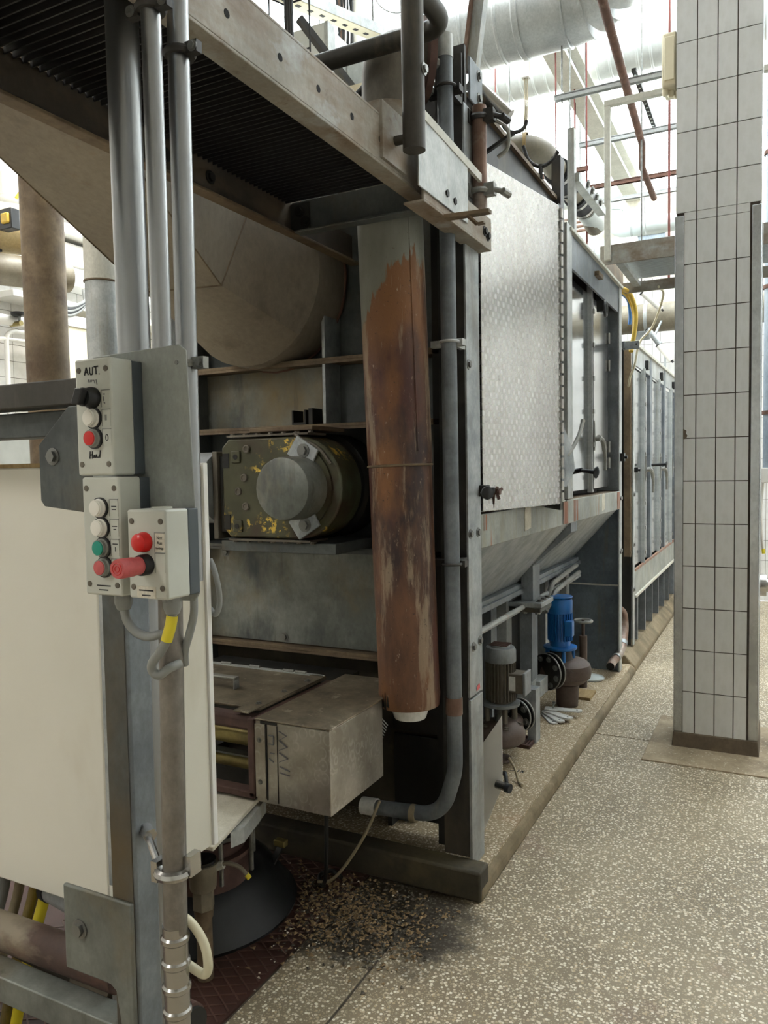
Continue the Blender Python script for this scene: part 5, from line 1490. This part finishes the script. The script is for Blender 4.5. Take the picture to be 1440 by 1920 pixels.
for p, q in (((-1.056, 6.20, .275), (-1.056, 6.17, .255)), ((-1.0675, 5.98, .199), (-1.07, 5.96, .196))):
    MB().cyl(p, q, .0335, n=16).build('joint_ring', 'galv', t)
t = B('wood_board', 'wood', None, (-1.24, -1.10, 5.18, 5.38, ZK, ZK + .02), bev=.002)
tag(t, 'short tan wooden board lying behind the blue pump', 'board')
t = tag(MB().lathe([(.09, 0), (.105, .004), (.105, .014), (.02, .03)], (-1.22, 5.74, ZK), (0, 0, 1), 28).build('round_lid', 'lag_white'), 'pale round plastic lid on the plinth near the end plate', 'lid')
GS = thing('splash_sheet', 'small cream sheet-metal guard beside the corner post foot', 'sheet', (-1.06, 3.1, ZK))
MB().prism([(-1.115, 3.10, ZK), (-1.115, 3.10, .47), (-1.045, 3.10, .575), (-1.03, 3.10, .60), (-1.03, 3.10, .29), (-1.06, 3.10, .22)], (0, .004, 0)).build('guard', 'lamp_white', GS)
MB().cyl((-1.05, 3.085, .305), (-1.005, 3.075, .303), .018, n=16).build('stub', 'stainless', GS)
MB().cyl((-1.006, 3.075, .303), (-.985, 3.07, .302), .020, n=16).build('stub_cap', 'rubber', GS)
mb = MB()
for a, b, c_, d in ((0, .0, .02, .01), (.02, .01, .02, .04), (.0, .04, .02, .04), (.04, 0, .04, .03), (.055, .03, .07, .0), (.055, .0, .07, .03)):
    mb.bar((-1.22 + a, 3.80 + b, ZK + .0005), (-1.22 + c_, 3.80 + d, ZK + .0005), .006, .001)
mb.build('painted_mark', 'ink', kerb)
hose('cable', 'cable_tan', [(-1.20, 3.72, ZK + .10), (-1.16, 3.70, ZK + .05), (-1.13, 3.66, ZK + .01), (-1.10, 3.62, ZK + .01)], .007, 'short tan cable stub beside the nearest pump foot', 'cable')
hose('cable', 'cable_black', [(-1.27, 3.70, ZK + .07), (-1.22, 3.68, ZK + .03), (-1.20, 3.66, ZK + .04), (-1.18, 3.62, ZK + .01)], .010, 'short black cable beside the nearest pump foot', 'cable')

# debris swept against the plinth
rnd = random.Random(3)
for nm, m, n, s0, s1, lab in (('debris_flakes', 'debris_tan', 1500, .004, .013, 'heap of tan crumbs and flakes on the floor before the plinth'), ('debris_dark', 'debris_grey', 900, .004, .012, 'dark grey grit scattered before the plinth'), ('debris_specks', 'debris_white', 120, .003, .009, 'white specks scattered over the dark floor before the plinth')):
    mb = MB()
    for k in range(n):
        if nm == 'debris_specks':
            x, y = rnd.uniform(-1.9, -1.0), rnd.uniform(1.9, 2.66)
        else:
            x = rnd.gauss(-1.42, .19)
            y = rnd.gauss(2.47 if rnd.random() < .65 else 2.33, .11)
        if y > 2.67 or x > -1.02 or math.hypot(x + 1.98, y - 2.24) < .4:
            continue
        s = rnd.uniform(s0, s1)
        a = rnd.uniform(0, 6.28)
        h = rnd.uniform(.2, .8) * s
        pts = [V((x + s * math.cos(a + q) * rnd.uniform(.6, 1.2), y + s * math.sin(a + q) * rnd.uniform(.6, 1.2), .003 + rnd.uniform(0, .25) * s)) for q in (0, 2.1, 4.2)]
        pts.append(V((x, y, .003 + h)))
        mb.add(pts, [(0, 1, 3), (1, 2, 3), (2, 0, 3), (2, 1, 0)])
    tag(mb.build(nm, m, flat=True), lab, 'debris', None, 'stuff')
# ---------------------------------------------------------------- overhead: ducts, beam, struts
def ribbed(name, label, p0, p1, r, m, pitch=.11, rib=.012, parent=None):
    p0, p1 = V(p0), V(p1)
    L = (p1 - p0).length
    prof, z = [], 0.
    while z < L - pitch:
        prof += [(r, z), (r, z + pitch * .78), (r + rib, z + pitch * .86), (r + rib, z + pitch * .94)]
        z += pitch
    prof += [(r, L)]
    return MB().lathe(prof, p0, (p1 - p0), 40).build(name, m, parent)
D1_ = thing('spiral_duct', 'large ribbed sheet-metal air duct with segmented elbow at the top of the picture', 'air duct', (-2.5, 5.5, 4.5))
ribbed('ribbed_tube', '', (-5.0, 5.5, 4.82), (-1.62, 5.5, 4.82), .245, 'duct_sheet', .13, parent=D1_)
el = fil([(-1.64, 5.5, 4.82), (-.98, 5.5, 4.82), (-.86, 4.7, 5.35)], .5, 4)
for a, b in zip(el[:-1], el[1:]):
    MB().tube([a, b], .25, 36).build('elbow_segment', 'duct_sheet', D1_)
    MB().lathe([(.25, -.008), (.262, -.004), (.262, .004), (.25, .008)], b, (b - a), 36).build('elbow_rib', 'duct_sheet', D1_)
MB().tube([el[-1], el[-1] + V((.02, -.12, .08))], .235, 30).build('dark_mouth', 'black_steel', D1_)
MB().cyl((-1.63, 5.5, 4.82), (-1.60, 5.5, 4.82), .262, n=36).build('elbow_collar', 'duct_sheet', D1_)
for x in (-4.2, -2.2):
    MB().cyl((x, 5.5, 5.06), (x, 5.5, CZ), .006, n=6).build('hanger', 'boltsteel', D1_)
D2_ = thing('spiral_duct', 'second ribbed pale duct farther back, passing behind the pillar', 'air duct', (-1, 7.6, 5.3))
ribbed('ribbed_tube', '', (-4.5, 7.6, 5.51), (2.5, 7.6, 5.51), .215, 'duct_white', .12, parent=D2_)
for x in (-3.2, 1.2):
    MB().cyl((x, 7.6, 5.7), (x, 7.6, CZ), .006, n=6).build('hanger', 'boltsteel', D2_)
IB = thing('roof_beam', 'pale painted steel beam running to the far wall under the roof glazing', 'beam', (-1.62, 8, 5.0))
B('flange_plate', 'beam_paint', IB, (-1.72, -1.54, 5.9, YF, 4.99, 5.005))
B('web', 'beam_paint', IB, (-1.635, -1.622, 5.9, YF, 5.005, 5.21))
B('flange_plate', 'beam_paint', IB, (-1.72, -1.54, 5.9, YF, 5.21, 5.225))
B('web_liner', 'galv', IB, (-1.61, -1.54, 6.0, YF, 5.006, 5.03))
for y in (6.4, 9.2):
    MB().cyl((-1.63, y, 5.225), (-1.63, y, CZ), .008, n=6).build('hanger', 'boltsteel', IB)
RB_ = thing('rusty_bar', 'rusty round pipe hung lengthwise below the struts', 'pipe', (-.95, 6, 4.15))
MB().tube([(-.855, 4.3, 4.175), (-.955, 6.45, 4.165), (-1.0, 6.75, 4.10), (-1.02, 7.6, 4.11)], .027, 14).build('pipe', 'rust_bar', RB_)
struts = [((-1.40, 5.5, 4.235), (-.4, 5.5, 4.235), 'strut_zinc', 'first galvanised strut across, nearest the pillar box'), ((-1.42, 6.35, 4.225), (-.3, 6.35, 4.225), 'strut_zinc', 'second galvanised strut across, behind the first'),
          ((-1.72, 7.3, 4.215), (-.5, 7.3, 4.215), 'rust_bar', 'rust-red strut across, third from the front'), ((-2.4, 7.05, 4.30), (-1.5, 7.05, 4.30), 'rust_bar', 'short rust-red strut ending under the roof beam'),
          ((-1.9, 8.3, 4.40), (-.6, 8.3, 4.40), 'strut_zinc', 'thin grey strut across, farthest back')]
for i, (a, b, m, lab) in enumerate(struts):
    t = thing('ceiling_strut', lab, 'strut', a, 'struts hung below the roof')
    MB().bar(a, b, .04, .012).build('strut_back', m, t)
    for s_ in (-1, 1):
        MB().bar(V(a) + V((0, s_ * .018, -.016)), V(b) + V((0, s_ * .018, -.016)), .004, .03).build('strut_lip', m, t)
    for e in (V(a) + V((.05, 0, 0)), V(b) - V((.12, 0, 0))):
        MB().cyl(e + V((0, 0, -.05)), (e.x, e.y, CZ), .006, n=6).build('threaded_rod', 'chain_red' if m == 'rust_bar' else 'boltsteel', t)
t = thing('perforated_channel', 'short dark perforated channel between the first two struts', 'channel', (-.85, 6, 4.26))
MB().box(-.875, -.845, 5.44, 6.42, 4.255, 4.275).build('channel', 'dark_steel', t)
for k in range(14):
    MB().cyl((-.86, 5.5 + k * .066, 4.2545), (-.86, 5.5 + k * .066, 4.253), .009, n=8).build('slot', 'duct_white', t)
# hanging rods and wires
for x, y, z0, m, r, lab in ((-1.596, 6.3, 3.2, 'chain_red', .007, 'rusty hanging rod beside the roof beam'), (-1.478, 6.28, 3.5, 'boltsteel', .006, 'thin grey hanging rod below the roof beam'), (-1.353, 6.3, 3.0, 'chain_red', .007, 'rusty hanging rod above the mirror doors'),
                            (-1.98, 6.3, 3.3, 'boltsteel', .006, 'thin hanging rod below the large ribbed duct'), (-.937, 6.3, 3.0, 'boltsteel', .006, 'thin hanging rod beside the rusty pipe'), (-.737, 6.3, 3.0, 'chain_red', .009, 'rusty rod beside the platform near the pillar')):
    tag(MB().cyl((x, y, z0), (x, y, CZ), r, n=8).build('hanging_rod', m), lab, 'rod', 'rods hanging from the roof')
t = thing('cable_drop', 'pair of pale cables dropping from a small white bracket under the ribbed duct', 'cable', (-1.9, 6.2, 3.6))
B('white_bracket', 'white_wall', t, (-1.85, -1.79, 6.2, 6.26, 4.78, 4.92))
for k in range(3):
    MB().tube(spline([(-1.83 + k * .012, 6.23, 4.80), (-1.83 + k * .01, 6.23, 4.5), (-1.87 + k * .012, 6.25, 4.2), (-1.86 + k * .01, 6.25, 3.5)]), .005, 6).build('cable', 'cable_tan', t)

# junction box at the pillar
JB = thing('junction_box', 'cream plastic junction box mounted high on the pillar flank', 'junction box', (-.55, 4.85, 3.78))
B('box_body', 'cream_door', JB, (-.60, -.52, 4.76, 4.95, 3.80, 4.10), bev=.012)
B('box_lid', 'cream_door', JB, (-.585, -.53, 4.748, 4.76, 3.83, 4.07), bev=.004)
for k in range(3):
    MB().lathe([(.018, 0), (.018, .02), (.012, .035)], (-.585 + k * .028, 4.80 + k * .03, 3.80), (0, 0, -1), 14).build('gland', 'cream_door', JB)

# thick pale pipe with rubber sleeves over the washer
EP = thing('drain_pipe', 'stained grey pipe with black rubber sleeves bending over the washer roof', 'pipe', (-1.3, 5, 3.5))
ph = fil([(-1.86, 4.62, 3.56), (-1.30, 4.62, 3.60), (-1.29, 6.0, 3.58), (-1.30, 6.35, 3.56)], .30, 10)
MB().tube(ph, .072, 24).build('pipe', 'tank_grey', EP)
for y0, y1, m, r in ((5.10, 5.42, 'rubber', .085), (5.62, 5.90, 'rubber', .085), (5.12, 5.16, 'stainless', .09), (5.34, 5.38, 'stainless', .09), (5.66, 5.70, 'stainless', .09), (5.84, 5.88, 'stainless', .09), (5.95, 6.36, 'lag_white', .082)):
    MB().cyl((-1.29, y0, 3.582), (-1.29, y1, 3.582), r, n=24).build('sleeve' if m == 'rubber' else ('clamp_band' if m == 'stainless' else 'pale_end'), m, EP)
for p in ((-1.6, 4.62, 3.58), (-1.36, 4.66, 3.59)):
    MB().lathe([(.075, -.01), (.08, -.01), (.08, .01), (.075, .01)], p, (1, .1, 0), 24, cap=False).build('band', 'wood', EP)
HS = thing('pipe_hanger', 'grey strut post with bolted rail clamp carrying the sleeved pipe', 'hanger', (-1.08, 4.45, 3.0))
B('hanger_post', 'galv_light', HS, (-1.10, -1.06, 4.60, 4.66, 3.0, 3.62), bev=.002)
B('dark_post', 'dark_steel', HS, (-1.11, -1.06, 4.28, 4.36, 2.95, 3.35))
MB().bar((-1.06, 4.62, 3.34), (-1.02, 5.2, 3.30), .05, .05).build('rail_clamp', 'galv_light', HS)
for k in range(4):
    bolt(HS, (-1.005, 4.70 + k * .12, 3.315), (1, 0, -.3), .018, 'boltsteel')
# cradle hook left of it
t = thing('hook_bracket', 'small black curved hook bracket above the big door', 'hook', (-1.1, 3.9, 3.1))
MB().tube(spline([(-1.17, 3.95, 3.30), (-1.14, 3.95, 3.22), (-1.08, 3.95, 3.18), (-1.02, 3.95, 3.20), (-.99, 3.95, 3.24)]), .010, 8).build('hook', 'dark_steel', t)
MB().cyl((-1.08, 3.95, 3.12), (-1.08, 3.95, 3.19), .012, n=8).build('stem', 'dark_steel', t)

# ---------------------------------------------------------------- cross platform behind the pillar
PF = thing('cross_platform', 'steel grating platform bridging the aisle behind the pillar', 'platform', (0, 5.85, 3.0))
B('edge_beam', 'fascia', PF, (-1.08, XR, 5.44, 5.455, 3.02, 3.15), bev=.002)
B('edge_beam', 'fascia', PF, (-1.08, XR, 6.22, 6.235, 2.98, 3.06), bev=.002)
B('end_beam', 'brown_steel', PF, (-1.08, -1.06, 5.455, 6.22, 3.03, 3.13))
B('end_beam', 'galv_light', PF, (-.98, -.93, 5.455, 6.22, 3.02, 3.05))
for k in range(22):
    inst('grating_bar', 'unit_gbar', lambda: 0, ((-.95 + XR) / 2, 5.48 + k * .034, 3.09), None, (XR + .95, .006, .03), 'galv_light', PF)
for k in range(26):
    inst('grating_strip', 'unit_gbar', lambda: 0, (-.93 + k * .034, 5.84, 3.108), None, (.02, .76, .004), 'galv_light', PF)
RR = thing('platform_railing', 'cream square-tube railing of the cross platform', 'railing', (-1.03, 5.45, 3.1))
B('railing_post', 'beam_paint', RR, (-1.045, -1.005, 5.40, 5.44, 3.04, 4.05), bev=.004)
B('top_rail', 'beam_paint', RR, (-1.045, XR, 5.40, 5.44, 4.05, 4.09), bev=.004)
B('railing_post', 'beam_paint', RR, (.9, .94, 5.40, 5.44, 3.04, 4.05), bev=.004)

# hoses and actuators behind the second bay
hose('air_hose', 'yellow_hose', [(-1.06, 6.10, 3.0), (-1.02, 6.28, 2.985), (-.99, 6.35, 2.86), (-.995, 6.35, 2.72), (-1.015, 6.35, 2.60), (-1.02, 6.33, 2.55)], .018, 'thick yellow hose hanging beside the mirror door end post', 'hose')
hose('air_hose', 'yellow_hose', [(-1.08, 6.10, 2.995), (-1.04, 6.34, 2.965), (-1.01, 6.40, 2.84), (-1.012, 6.4, 2.70), (-1.03, 6.4, 2.58)], .012, 'thinner yellow hose behind the thick one', 'hose')
hose('air_hose', 'blue_hose', [(-1.09, 6.10, 2.99), (-1.055, 6.40, 2.97), (-1.045, 6.45, 2.86), (-1.05, 6.45, 2.78)], .014, 'short blue hose end beside the yellow hoses', 'hose')
hose('air_hose', 'cream_hose', [(-.80, 6.21, 3.0), (-.79, 6.40, 2.97), (-.88, 6.5, 2.76), (-.98, 6.5, 2.64), (-1.02, 6.5, 2.46), (-1.06, 6.55, 2.38), (-1.085, 6.61, 2.30)], .009, 'thin pale yellow hose sagging across the gap between both units', 'hose')
for k, (a, b, m, lab) in enumerate((((-1.36, 9.2, 3.60), (-1.17, 9.3, 3.42), 'white_pipe', 'white pneumatic cylinder sloping above the thick far pipe'), ((-1.24, 8.8, 3.12), (-1.12, 8.8, 2.95), 'galv', 'grey pneumatic cylinder below the thick far pipe'), ((-1.13, 8.8, 2.94), (-1.0, 8.8, 2.77), 'white_pipe', 'white pneumatic cylinder standing on the farther washer unit'))):
    t = thing('air_cylinder', lab, 'cylinder', b, 'pneumatic cylinders near the far wall')
    MB().cyl(a, b, .03, n=16).build('barrel', m, t)
    MB().cyl(V(a).lerp(V(b), .97), V(a).lerp(V(b), 1.12), .012, n=8).build('rod', 'dark_steel', t)
    MB().cyl(V(a).lerp(V(b), -.05), V(a), .033, n=16).build('end_cap', 'dark_steel', t)
    q_ = V(a).lerp(V(b), .5)
    MB().bar(q_, (q_.x, 9.45, 3.32) if k == 1 else ((q_.x, q_.y, 2.68) if k == 2 else (q_.x, 9.55, 3.54)), .02, .02).build('mount_bar', 'galv', t)
BP = thing('far_pipe', 'thick grey lagged pipe across the far wall above the farther unit', 'pipe', (-1, 9.55, 3.2))
MB().cyl((-3.5, 9.55, 3.385), (.3, 9.55, 3.37), .165, n=32).build('pipe', 'tank_grey', BP)
MB().cyl((-1.38, 9.55, 3.38), (-1.34, 9.55, 3.38), .17, n=32).build('band', 'galv_light', BP)
for x in (-2.6, -.1):
    MB().cyl((x, 9.55, 3.5), (x, 9.55, CZ), .006, n=6).build('hanger', 'boltsteel', BP)
for i, (pts, r, lab) in enumerate((([(-.2, 9.9, 4.53), (-1.80, 9.9, 4.55), (-1.80, 9.9, 5.0), (-2.6, 9.9, 5.0)], .105, 'pale lagged pipe with two elbows high on the far wall'),
                                   ([(-1.5, 9.75, 4.24), (-2.2, 9.75, 4.26), (-2.2, 9.75, 3.9)], .15, 'thicker pale lagged pipe elbow lower on the far wall'))):
    t = thing('lagged_pipe', lab, 'pipe', pts[0])
    MB().tube(fil(pts, .16, 5), r, 24).build('pipe', 'lag_white', t)
    for q in range(1, len(pts) - 1):
        d = (V(pts[q - 1]) - V(pts[q])).normalized()
        p = V(pts[q]) + d * .22
        MB().lathe([(r, -.012), (r + .008, -.012), (r + .008, .012), (r, .012)], p, d, 24, cap=False).build('joint_band', 'galv_light', t)
    MB().cyl(V(pts[0]) + V((.1, 0, r)) if i else (-.3, 9.9, 4.6), (pts[0][0] if i else -.3, pts[0][1], CZ), .006, n=6).build('hanger', 'boltsteel', t)
for k in range(4):
    tag(MB().cyl((-3.0, 9.98, 4.78 - k * .055), (-1.95, 9.98, 4.80 - k * .055), .018, n=10).build('copper_pipe', 'copper'), ('topmost', 'second', 'third', 'lowest')[k] + ' of the four thin copper pipes beside the pale elbow', 'pipe', 'copper pipes on the far wall')
w4 = struct(B('window_4', 'white_wall', None, (-1.72, -1.20, YF - .03, YF, 4.33, 4.37), (-1.72, -1.20, YF - .03, YF, 4.54, 4.58), (-1.72, -1.68, YF - .03, YF, 4.37, 4.54), (-1.24, -1.20, YF - .03, YF, 4.37, 4.54)), 'small pale blue window high in the far wall')
B('pane', 'insul_blue', w4, (-1.68, -1.24, YF - .015, YF - .005, 4.37, 4.54))
# items at the right picture edge, behind the pillar
VP_ = thing('standing_pipe', 'blue-grey insulated vertical pipe with rusty clamps right of the pillar', 'pipe', (-.02, 7, 1.6))
MB().cyl((-.025, 7.0, 1.62), (-.025, 7.0, CZ), .07, n=24).build('pipe', 'insul_blue', VP_)
for z in (2.05, 3.05, 4.1):
    MB().lathe([(.07, 0), (.08, 0), (.08, .03), (.07, .03)], (-.025, 7, z), (0, 0, 1), 24, cap=False).build('clamp', 'rust_bar', VP_)
B('outlet_box', 'white_wall', VP_, (-.11, .06, 6.93, 7.07, 1.50, 1.62), bev=.006)
MB().tube(spline([(-.09, 7, 1.50), (-.105, 6.98, 1.3), (-.10, 6.98, 1.1), (-.085, 7, .95)]), .012, 8).build('white_hose', 'white_pipe', VP_)
MB().cyl((-.085, 7, .96), (-.08, 7, .92), .014, n=8).build('hose_tip', 'yellow_plastic', VP_)
SF = thing('steel_pipeline', 'polished stainless pipe union low behind the pillar at the right edge', 'pipe', (.5, 7.3, 0))
MB().cyl((-.09, 7.3, .62), (1.4, 7.3, .62), .06, n=24).build('pipe', 'stainless', SF)
MB().cyl((-.12, 7.3, .62), (-.06, 7.3, .62), .095, n=24).build('union', 'stainless', SF)
MB().cyl((-.03, 7.3, .62), (.0, 7.3, .62), .08, n=24).build('union', 'stainless', SF)
for x in (.4, 1.2):
    MB().cyl((x, 7.3, 0), (x, 7.3, .56), .03, n=12).build('leg', 'stainless', SF)

# ---------------------------------------------------------------- above the walkway, centre left
BX = thing('air_handler', 'pale sheet-metal air box seen past the walkway edge', 'air box', (-2.7, 4.2, 3.6))
B('casing', 'duct_white', BX, (-3.3, -2.26, 3.82, 4.42, 3.5, 4.15), bev=.006)
B('casing_rib', 'galv_light', BX, (-2.26, -2.24, 3.82, 3.90, 3.5, 4.15))
B('casing_panel', 'duct_sheet', BX, (-2.25, -1.95, 4.05, 4.40, 3.5, 4.05), bev=.004)
B('support', 'dark_steel', BX, (-2.6, -2.5, 4.0, 4.1, 3.002, 3.5))
B('support', 'dark_steel', BX, (-2.1, -2.0, 4.3, 4.4, 3.002, 3.5))
PT = thing('perforated_tray', 'cream perforated cable tray running diagonally above the air box', 'cable tray', (-2.3, 4, 4.1))
pa, pb = V((-2.50, 3.45, 4.22)), V((-2.25, 4.75, 4.45))
MB().bar(pa, pb, .09, .012).build('tray_floor', 'cream_door', PT)
MB().bar(pa + V((.045, 0, .03)), pb + V((.045, 0, .03)), .008, .06).build('tray_side', 'galv_light', PT)
for k in range(13):
    p = pa.lerp(pb, (k + .5) / 13) + V((0, 0, -.007))
    MB().bar(p, p + V((.006, .035, .006)), .02, .003).build('tray_slot', 'dark_steel', PT)
for k in (.3, .8):
    p = pa.lerp(pb, k)
    MB().cyl(p, (p.x, p.y, CZ), .006, n=6).build('hanger', 'boltsteel', PT)
PC = thing('cable_riser', 'grey riser pole wrapped with sagging black cables above the railing', 'cable', (-2.44, 4.5, 3.9))
MB().cyl((-2.44, 4.5, 3.4), (-2.44, 4.5, CZ), .03, n=14).build('pole', 'white_pipe', PC)
MB().box(-2.56, -2.52, 4.5, 4.53, 3.5, CZ).build('perforated_rail', 'copper', PC)
for k in range(7):
    x = -2.53 + k * .016
    MB().tube(spline([(x, 4.47, 5.2), (x + .02 * (k % 3 - 1), 4.46, 4.8), (x + .012 * (k % 2), 4.46, 4.45), (x - .01, 4.47, 4.2), (x, 4.5, 3.5)]), .008, 6).build('black_cable', 'cable_black', PC)
MB().tube(spline([(-2.62, 4.5, 4.9), (-2.70, 4.5, 4.6), (-2.62, 4.5, 4.44), (-2.53, 4.5, 4.52)]), .004, 6).build('loose_wire', 'cable_grey', PC)
MB().tube(spline([(-2.35, 4.5, 4.95), (-2.28, 4.5, 4.62), (-2.12, 4.5, 4.50), (-1.95, 4.5, 4.56)]), .004, 6).build('loose_wire', 'cable_grey', PC)
TB = thing('tan_sheet', 'tan insulation board under the dark angle behind the railing', 'board', (-1.95, 3.8, 3.6))
B('board', 'cream_door', TB, (-2.35, -1.75, 3.45, 3.80, 3.52, 3.56))
MB().bar((-2.16, 3.4, 3.93), (-1.93, 3.7, 3.55), .04, .03).build('angle', 'dark_steel', TB)
B('board_stay', 'dark_steel', TB, (-2.2, -2.14, 3.6, 3.66, 3.0, 3.52))
hose('cable', 'cable_black', [(-1.85, 2.75, 3.25), (-1.70, 2.75, 3.12), (-1.55, 2.75, 3.10), (-1.42, 2.75, 3.18), (-1.35, 2.75, 3.3)], .014, 'sagging black cable below the knee rail', 'cable')

# ---------------------------------------------------------------- left background hall
C1 = thing('brown_column', 'thick brown-stained vertical pipe column left of the control post', 'pipe', (-4.18, 3.5, 0))
MB().cyl((-4.18, 3.5, 0), (-4.2, 3.5, CZ), .130, n=36).build('pipe', 'brown_steel', C1)
MB().lathe([(.13, 0), (.2, 0), (.2, .03), (.13, .03)], (-4.18, 3.5, 0), (0, 0, 1), 30).build('base_ring', 'dark_steel', C1)
C2 = thing('pale_column', 'pale galvanised vertical pipe column with a joint, behind the conduits', 'pipe', (-3.69, 3.5, 0))
MB().cyl((-3.69, 3.5, 0), (-3.69, 3.5, 2.83), .098, n=36).build('lower_pipe', 'galv_light', C2)
MB().cyl((-3.69, 3.5, 2.835), (-3.69, 3.5, CZ), .100, n=36).build('upper_pipe', 'beam_paint', C2)
MB().lathe([(.098, -.006), (.106, -.004), (.106, .004), (.098, .006)], (-3.69, 3.5, 2.83), (0, 0, 1), 36, cap=False).build('joint', 'brown_steel', C2)
AC = thing('valve_actuator', 'cream round valve actuator with orange lamp at the left picture edge', 'actuator', (-5.5, 4.35, 3.4))
MB().lathe([(.10, 0), (.18, .02), (.2, .05), (.2, .34), (.215, .35), (.215, .39), (.15, .40)], (-5.75, 4.15, 3.68), (.55, .83, 0), 32).build('body', 'machine_cream', AC)
for k in range(7):
    a = k * .9
    p = V((-5.75, 4.15, 3.68)) + V((.55, .83, 0)) * .41
    bolt(AC, p + (V((.83, -.55, 0)) * math.cos(a) + V((0, 0, 1)) * math.sin(a)) * .19, (.55, .83, 0), .016)
B('lamp', 'yellow_hose', AC, (-5.40, -5.32, 4.12, 4.18, 3.62, 3.70), bev=.01)
B('lamp_box', 'black_plastic', AC, (-5.44, -5.30, 4.14, 4.22, 3.58, 3.74), bev=.006)
MB().tube(spline([(-5.5, 4.35, 3.9), (-5.45, 4.42, 4.05), (-5.5, 4.45, 4.25), (-5.5, 4.5, 4.4)]), .014, 8).build('cable', 'yellow_hose', AC)
B('wall_arm', 'dark_steel', AC, (-6.19, -5.6, 4.2, 4.28, 3.47, 3.52))
MB().cyl((-5.45, 4.5, 4.2), (-5.45, 4.5, 4.6), .03, n=12).build('filter_bowl', 'white_pipe', AC)
t = thing('pipe_elbow', 'dull grey pipe elbow below the valve actuator at the left edge', 'pipe', (-5.6, 4.3, 3.2))
MB().tube(fil([(-6.15, 3.85, 3.30), (-5.55, 4.10, 3.30), (-5.40, 4.75, 3.34)], .3, 8), .125, 24).build('elbow', 'tank_grey', t)
for k, (y, r, lab) in enumerate(((4.28, .045, 'white vertical pipe on the tiled wall at the left edge'), (4.55, .02, 'slim white vertical pipe right of the thicker wall pipe'), (4.42, .016, 'slimmest white vertical wall pipe between two others'))):
    tag(MB().tube(fil([(-5.95, y, 0), (-5.95, y, 3.0 - k * .08), (-5.95, y + .6, 3.02 - k * .08)], .1, 6), r, 14).build('wall_pipe', 'white_pipe'), lab, 'pipe', 'white pipes on the left wall')
for k, (y, z) in enumerate(((4.25, 3.08), (4.62, 3.04), (4.25, 2.42))):
    t = thing('stop_valve', ('upper left stop valve with black round handle on the tiled wall', 'upper right stop valve with black round handle on the tiled wall', 'lower stop valve with black round handle at the left edge')[k], 'valve', (-5.95, y, z - .05), 'valves on the left wall')
    MB().lathe([(.05, 0), (.07, .01), (.07, .03), (.02, .04)], (-5.86, y, z), (0, 0, 1), 18).build('handle', 'black_plastic', t)
    MB().cyl((-5.86, y, z - .06), (-5.86, y, z + .01), .012, n=10).build('spindle', 'boltsteel', t)
    MB().cyl((-5.97, y, z - .06), (-5.84, y, z - .06), .022, n=12).build('valve_block', 'brass', t)
DR = thing('wall_cabinet', 'cream wall cabinet door between the two pipe columns', 'cabinet', (-5.9, 5.6, 0))
B('body', 'cream_door', DR, (-6.2, -5.9, 4.95, 6.1, .3, 3.05), bev=.006)
B('frame', 'white_wall', DR, (-5.90, -5.88, 4.92, 5.0, .3, 3.1), (-5.90, -5.88, 5.0, 6.1, 3.05, 3.15))
B('lock', 'flange_grey', DR, (-5.88, -5.85, 4.95, 5.02, 2.62, 2.74), bev=.004)
B('leg', 'dark_steel', DR, (-6.1, -6.0, 5.0, 5.1, 0, .3))
B('leg', 'dark_steel', DR, (-6.1, -6.0, 5.9, 6.0, 0, .3))
DC = thing('wall_ducting', 'white stepped cable ducting on the left wall between the columns', 'ducting', (-6, 5.2, 3.3))
for k, (z0, z1, d) in enumerate(((3.45, 3.62, .25), (3.66, 3.86, .2), (3.90, 4.0, .3), (4.1, 4.3, .22), (3.22, 3.28, .3))):
    B('duct_run', 'white_wall' if k % 2 else 'lamp_white', DC, (-6.2, -6.2 + d, 4.6, 7.0, z0, z1), bev=.006)
t = thing('cable_coil', 'dark coil of cables hanging below the wall ducting', 'cable', (-5.9, 5.1, 3.3))
for k in range(5):
    MB().tube(spline([(-5.9, 4.85 + k * .02, 3.42), (-5.88, 4.95, 3.30 - k * .015), (-5.88, 5.15, 3.22 - k * .02), (-5.88, 5.35, 3.30 - k * .01), (-5.9, 5.45 - k * .02, 3.42)]), .018, 8).build('cable', 'cable_black' if k % 2 else 'cable_grey', t)
BC = thing('white_bench', 'low pale blue-white tank behind the middle rail at the left edge', 'tank', (-5.2, 4.4, 0))
B('tank_body', 'lag_white', BC, (-5.80, -4.75, 3.9, 4.85, .2, 2.05), bev=.02)
B('tank_rim', 'white_wall', BC, (-5.82, -4.73, 3.88, 4.87, 2.0, 2.07), bev=.01)
B('foot', 'dark_steel', BC, (-5.7, -5.6, 4.0, 4.1, 0, .2))
B('foot', 'dark_steel', BC, (-4.95, -4.85, 4.7, 4.8, 0, .2))
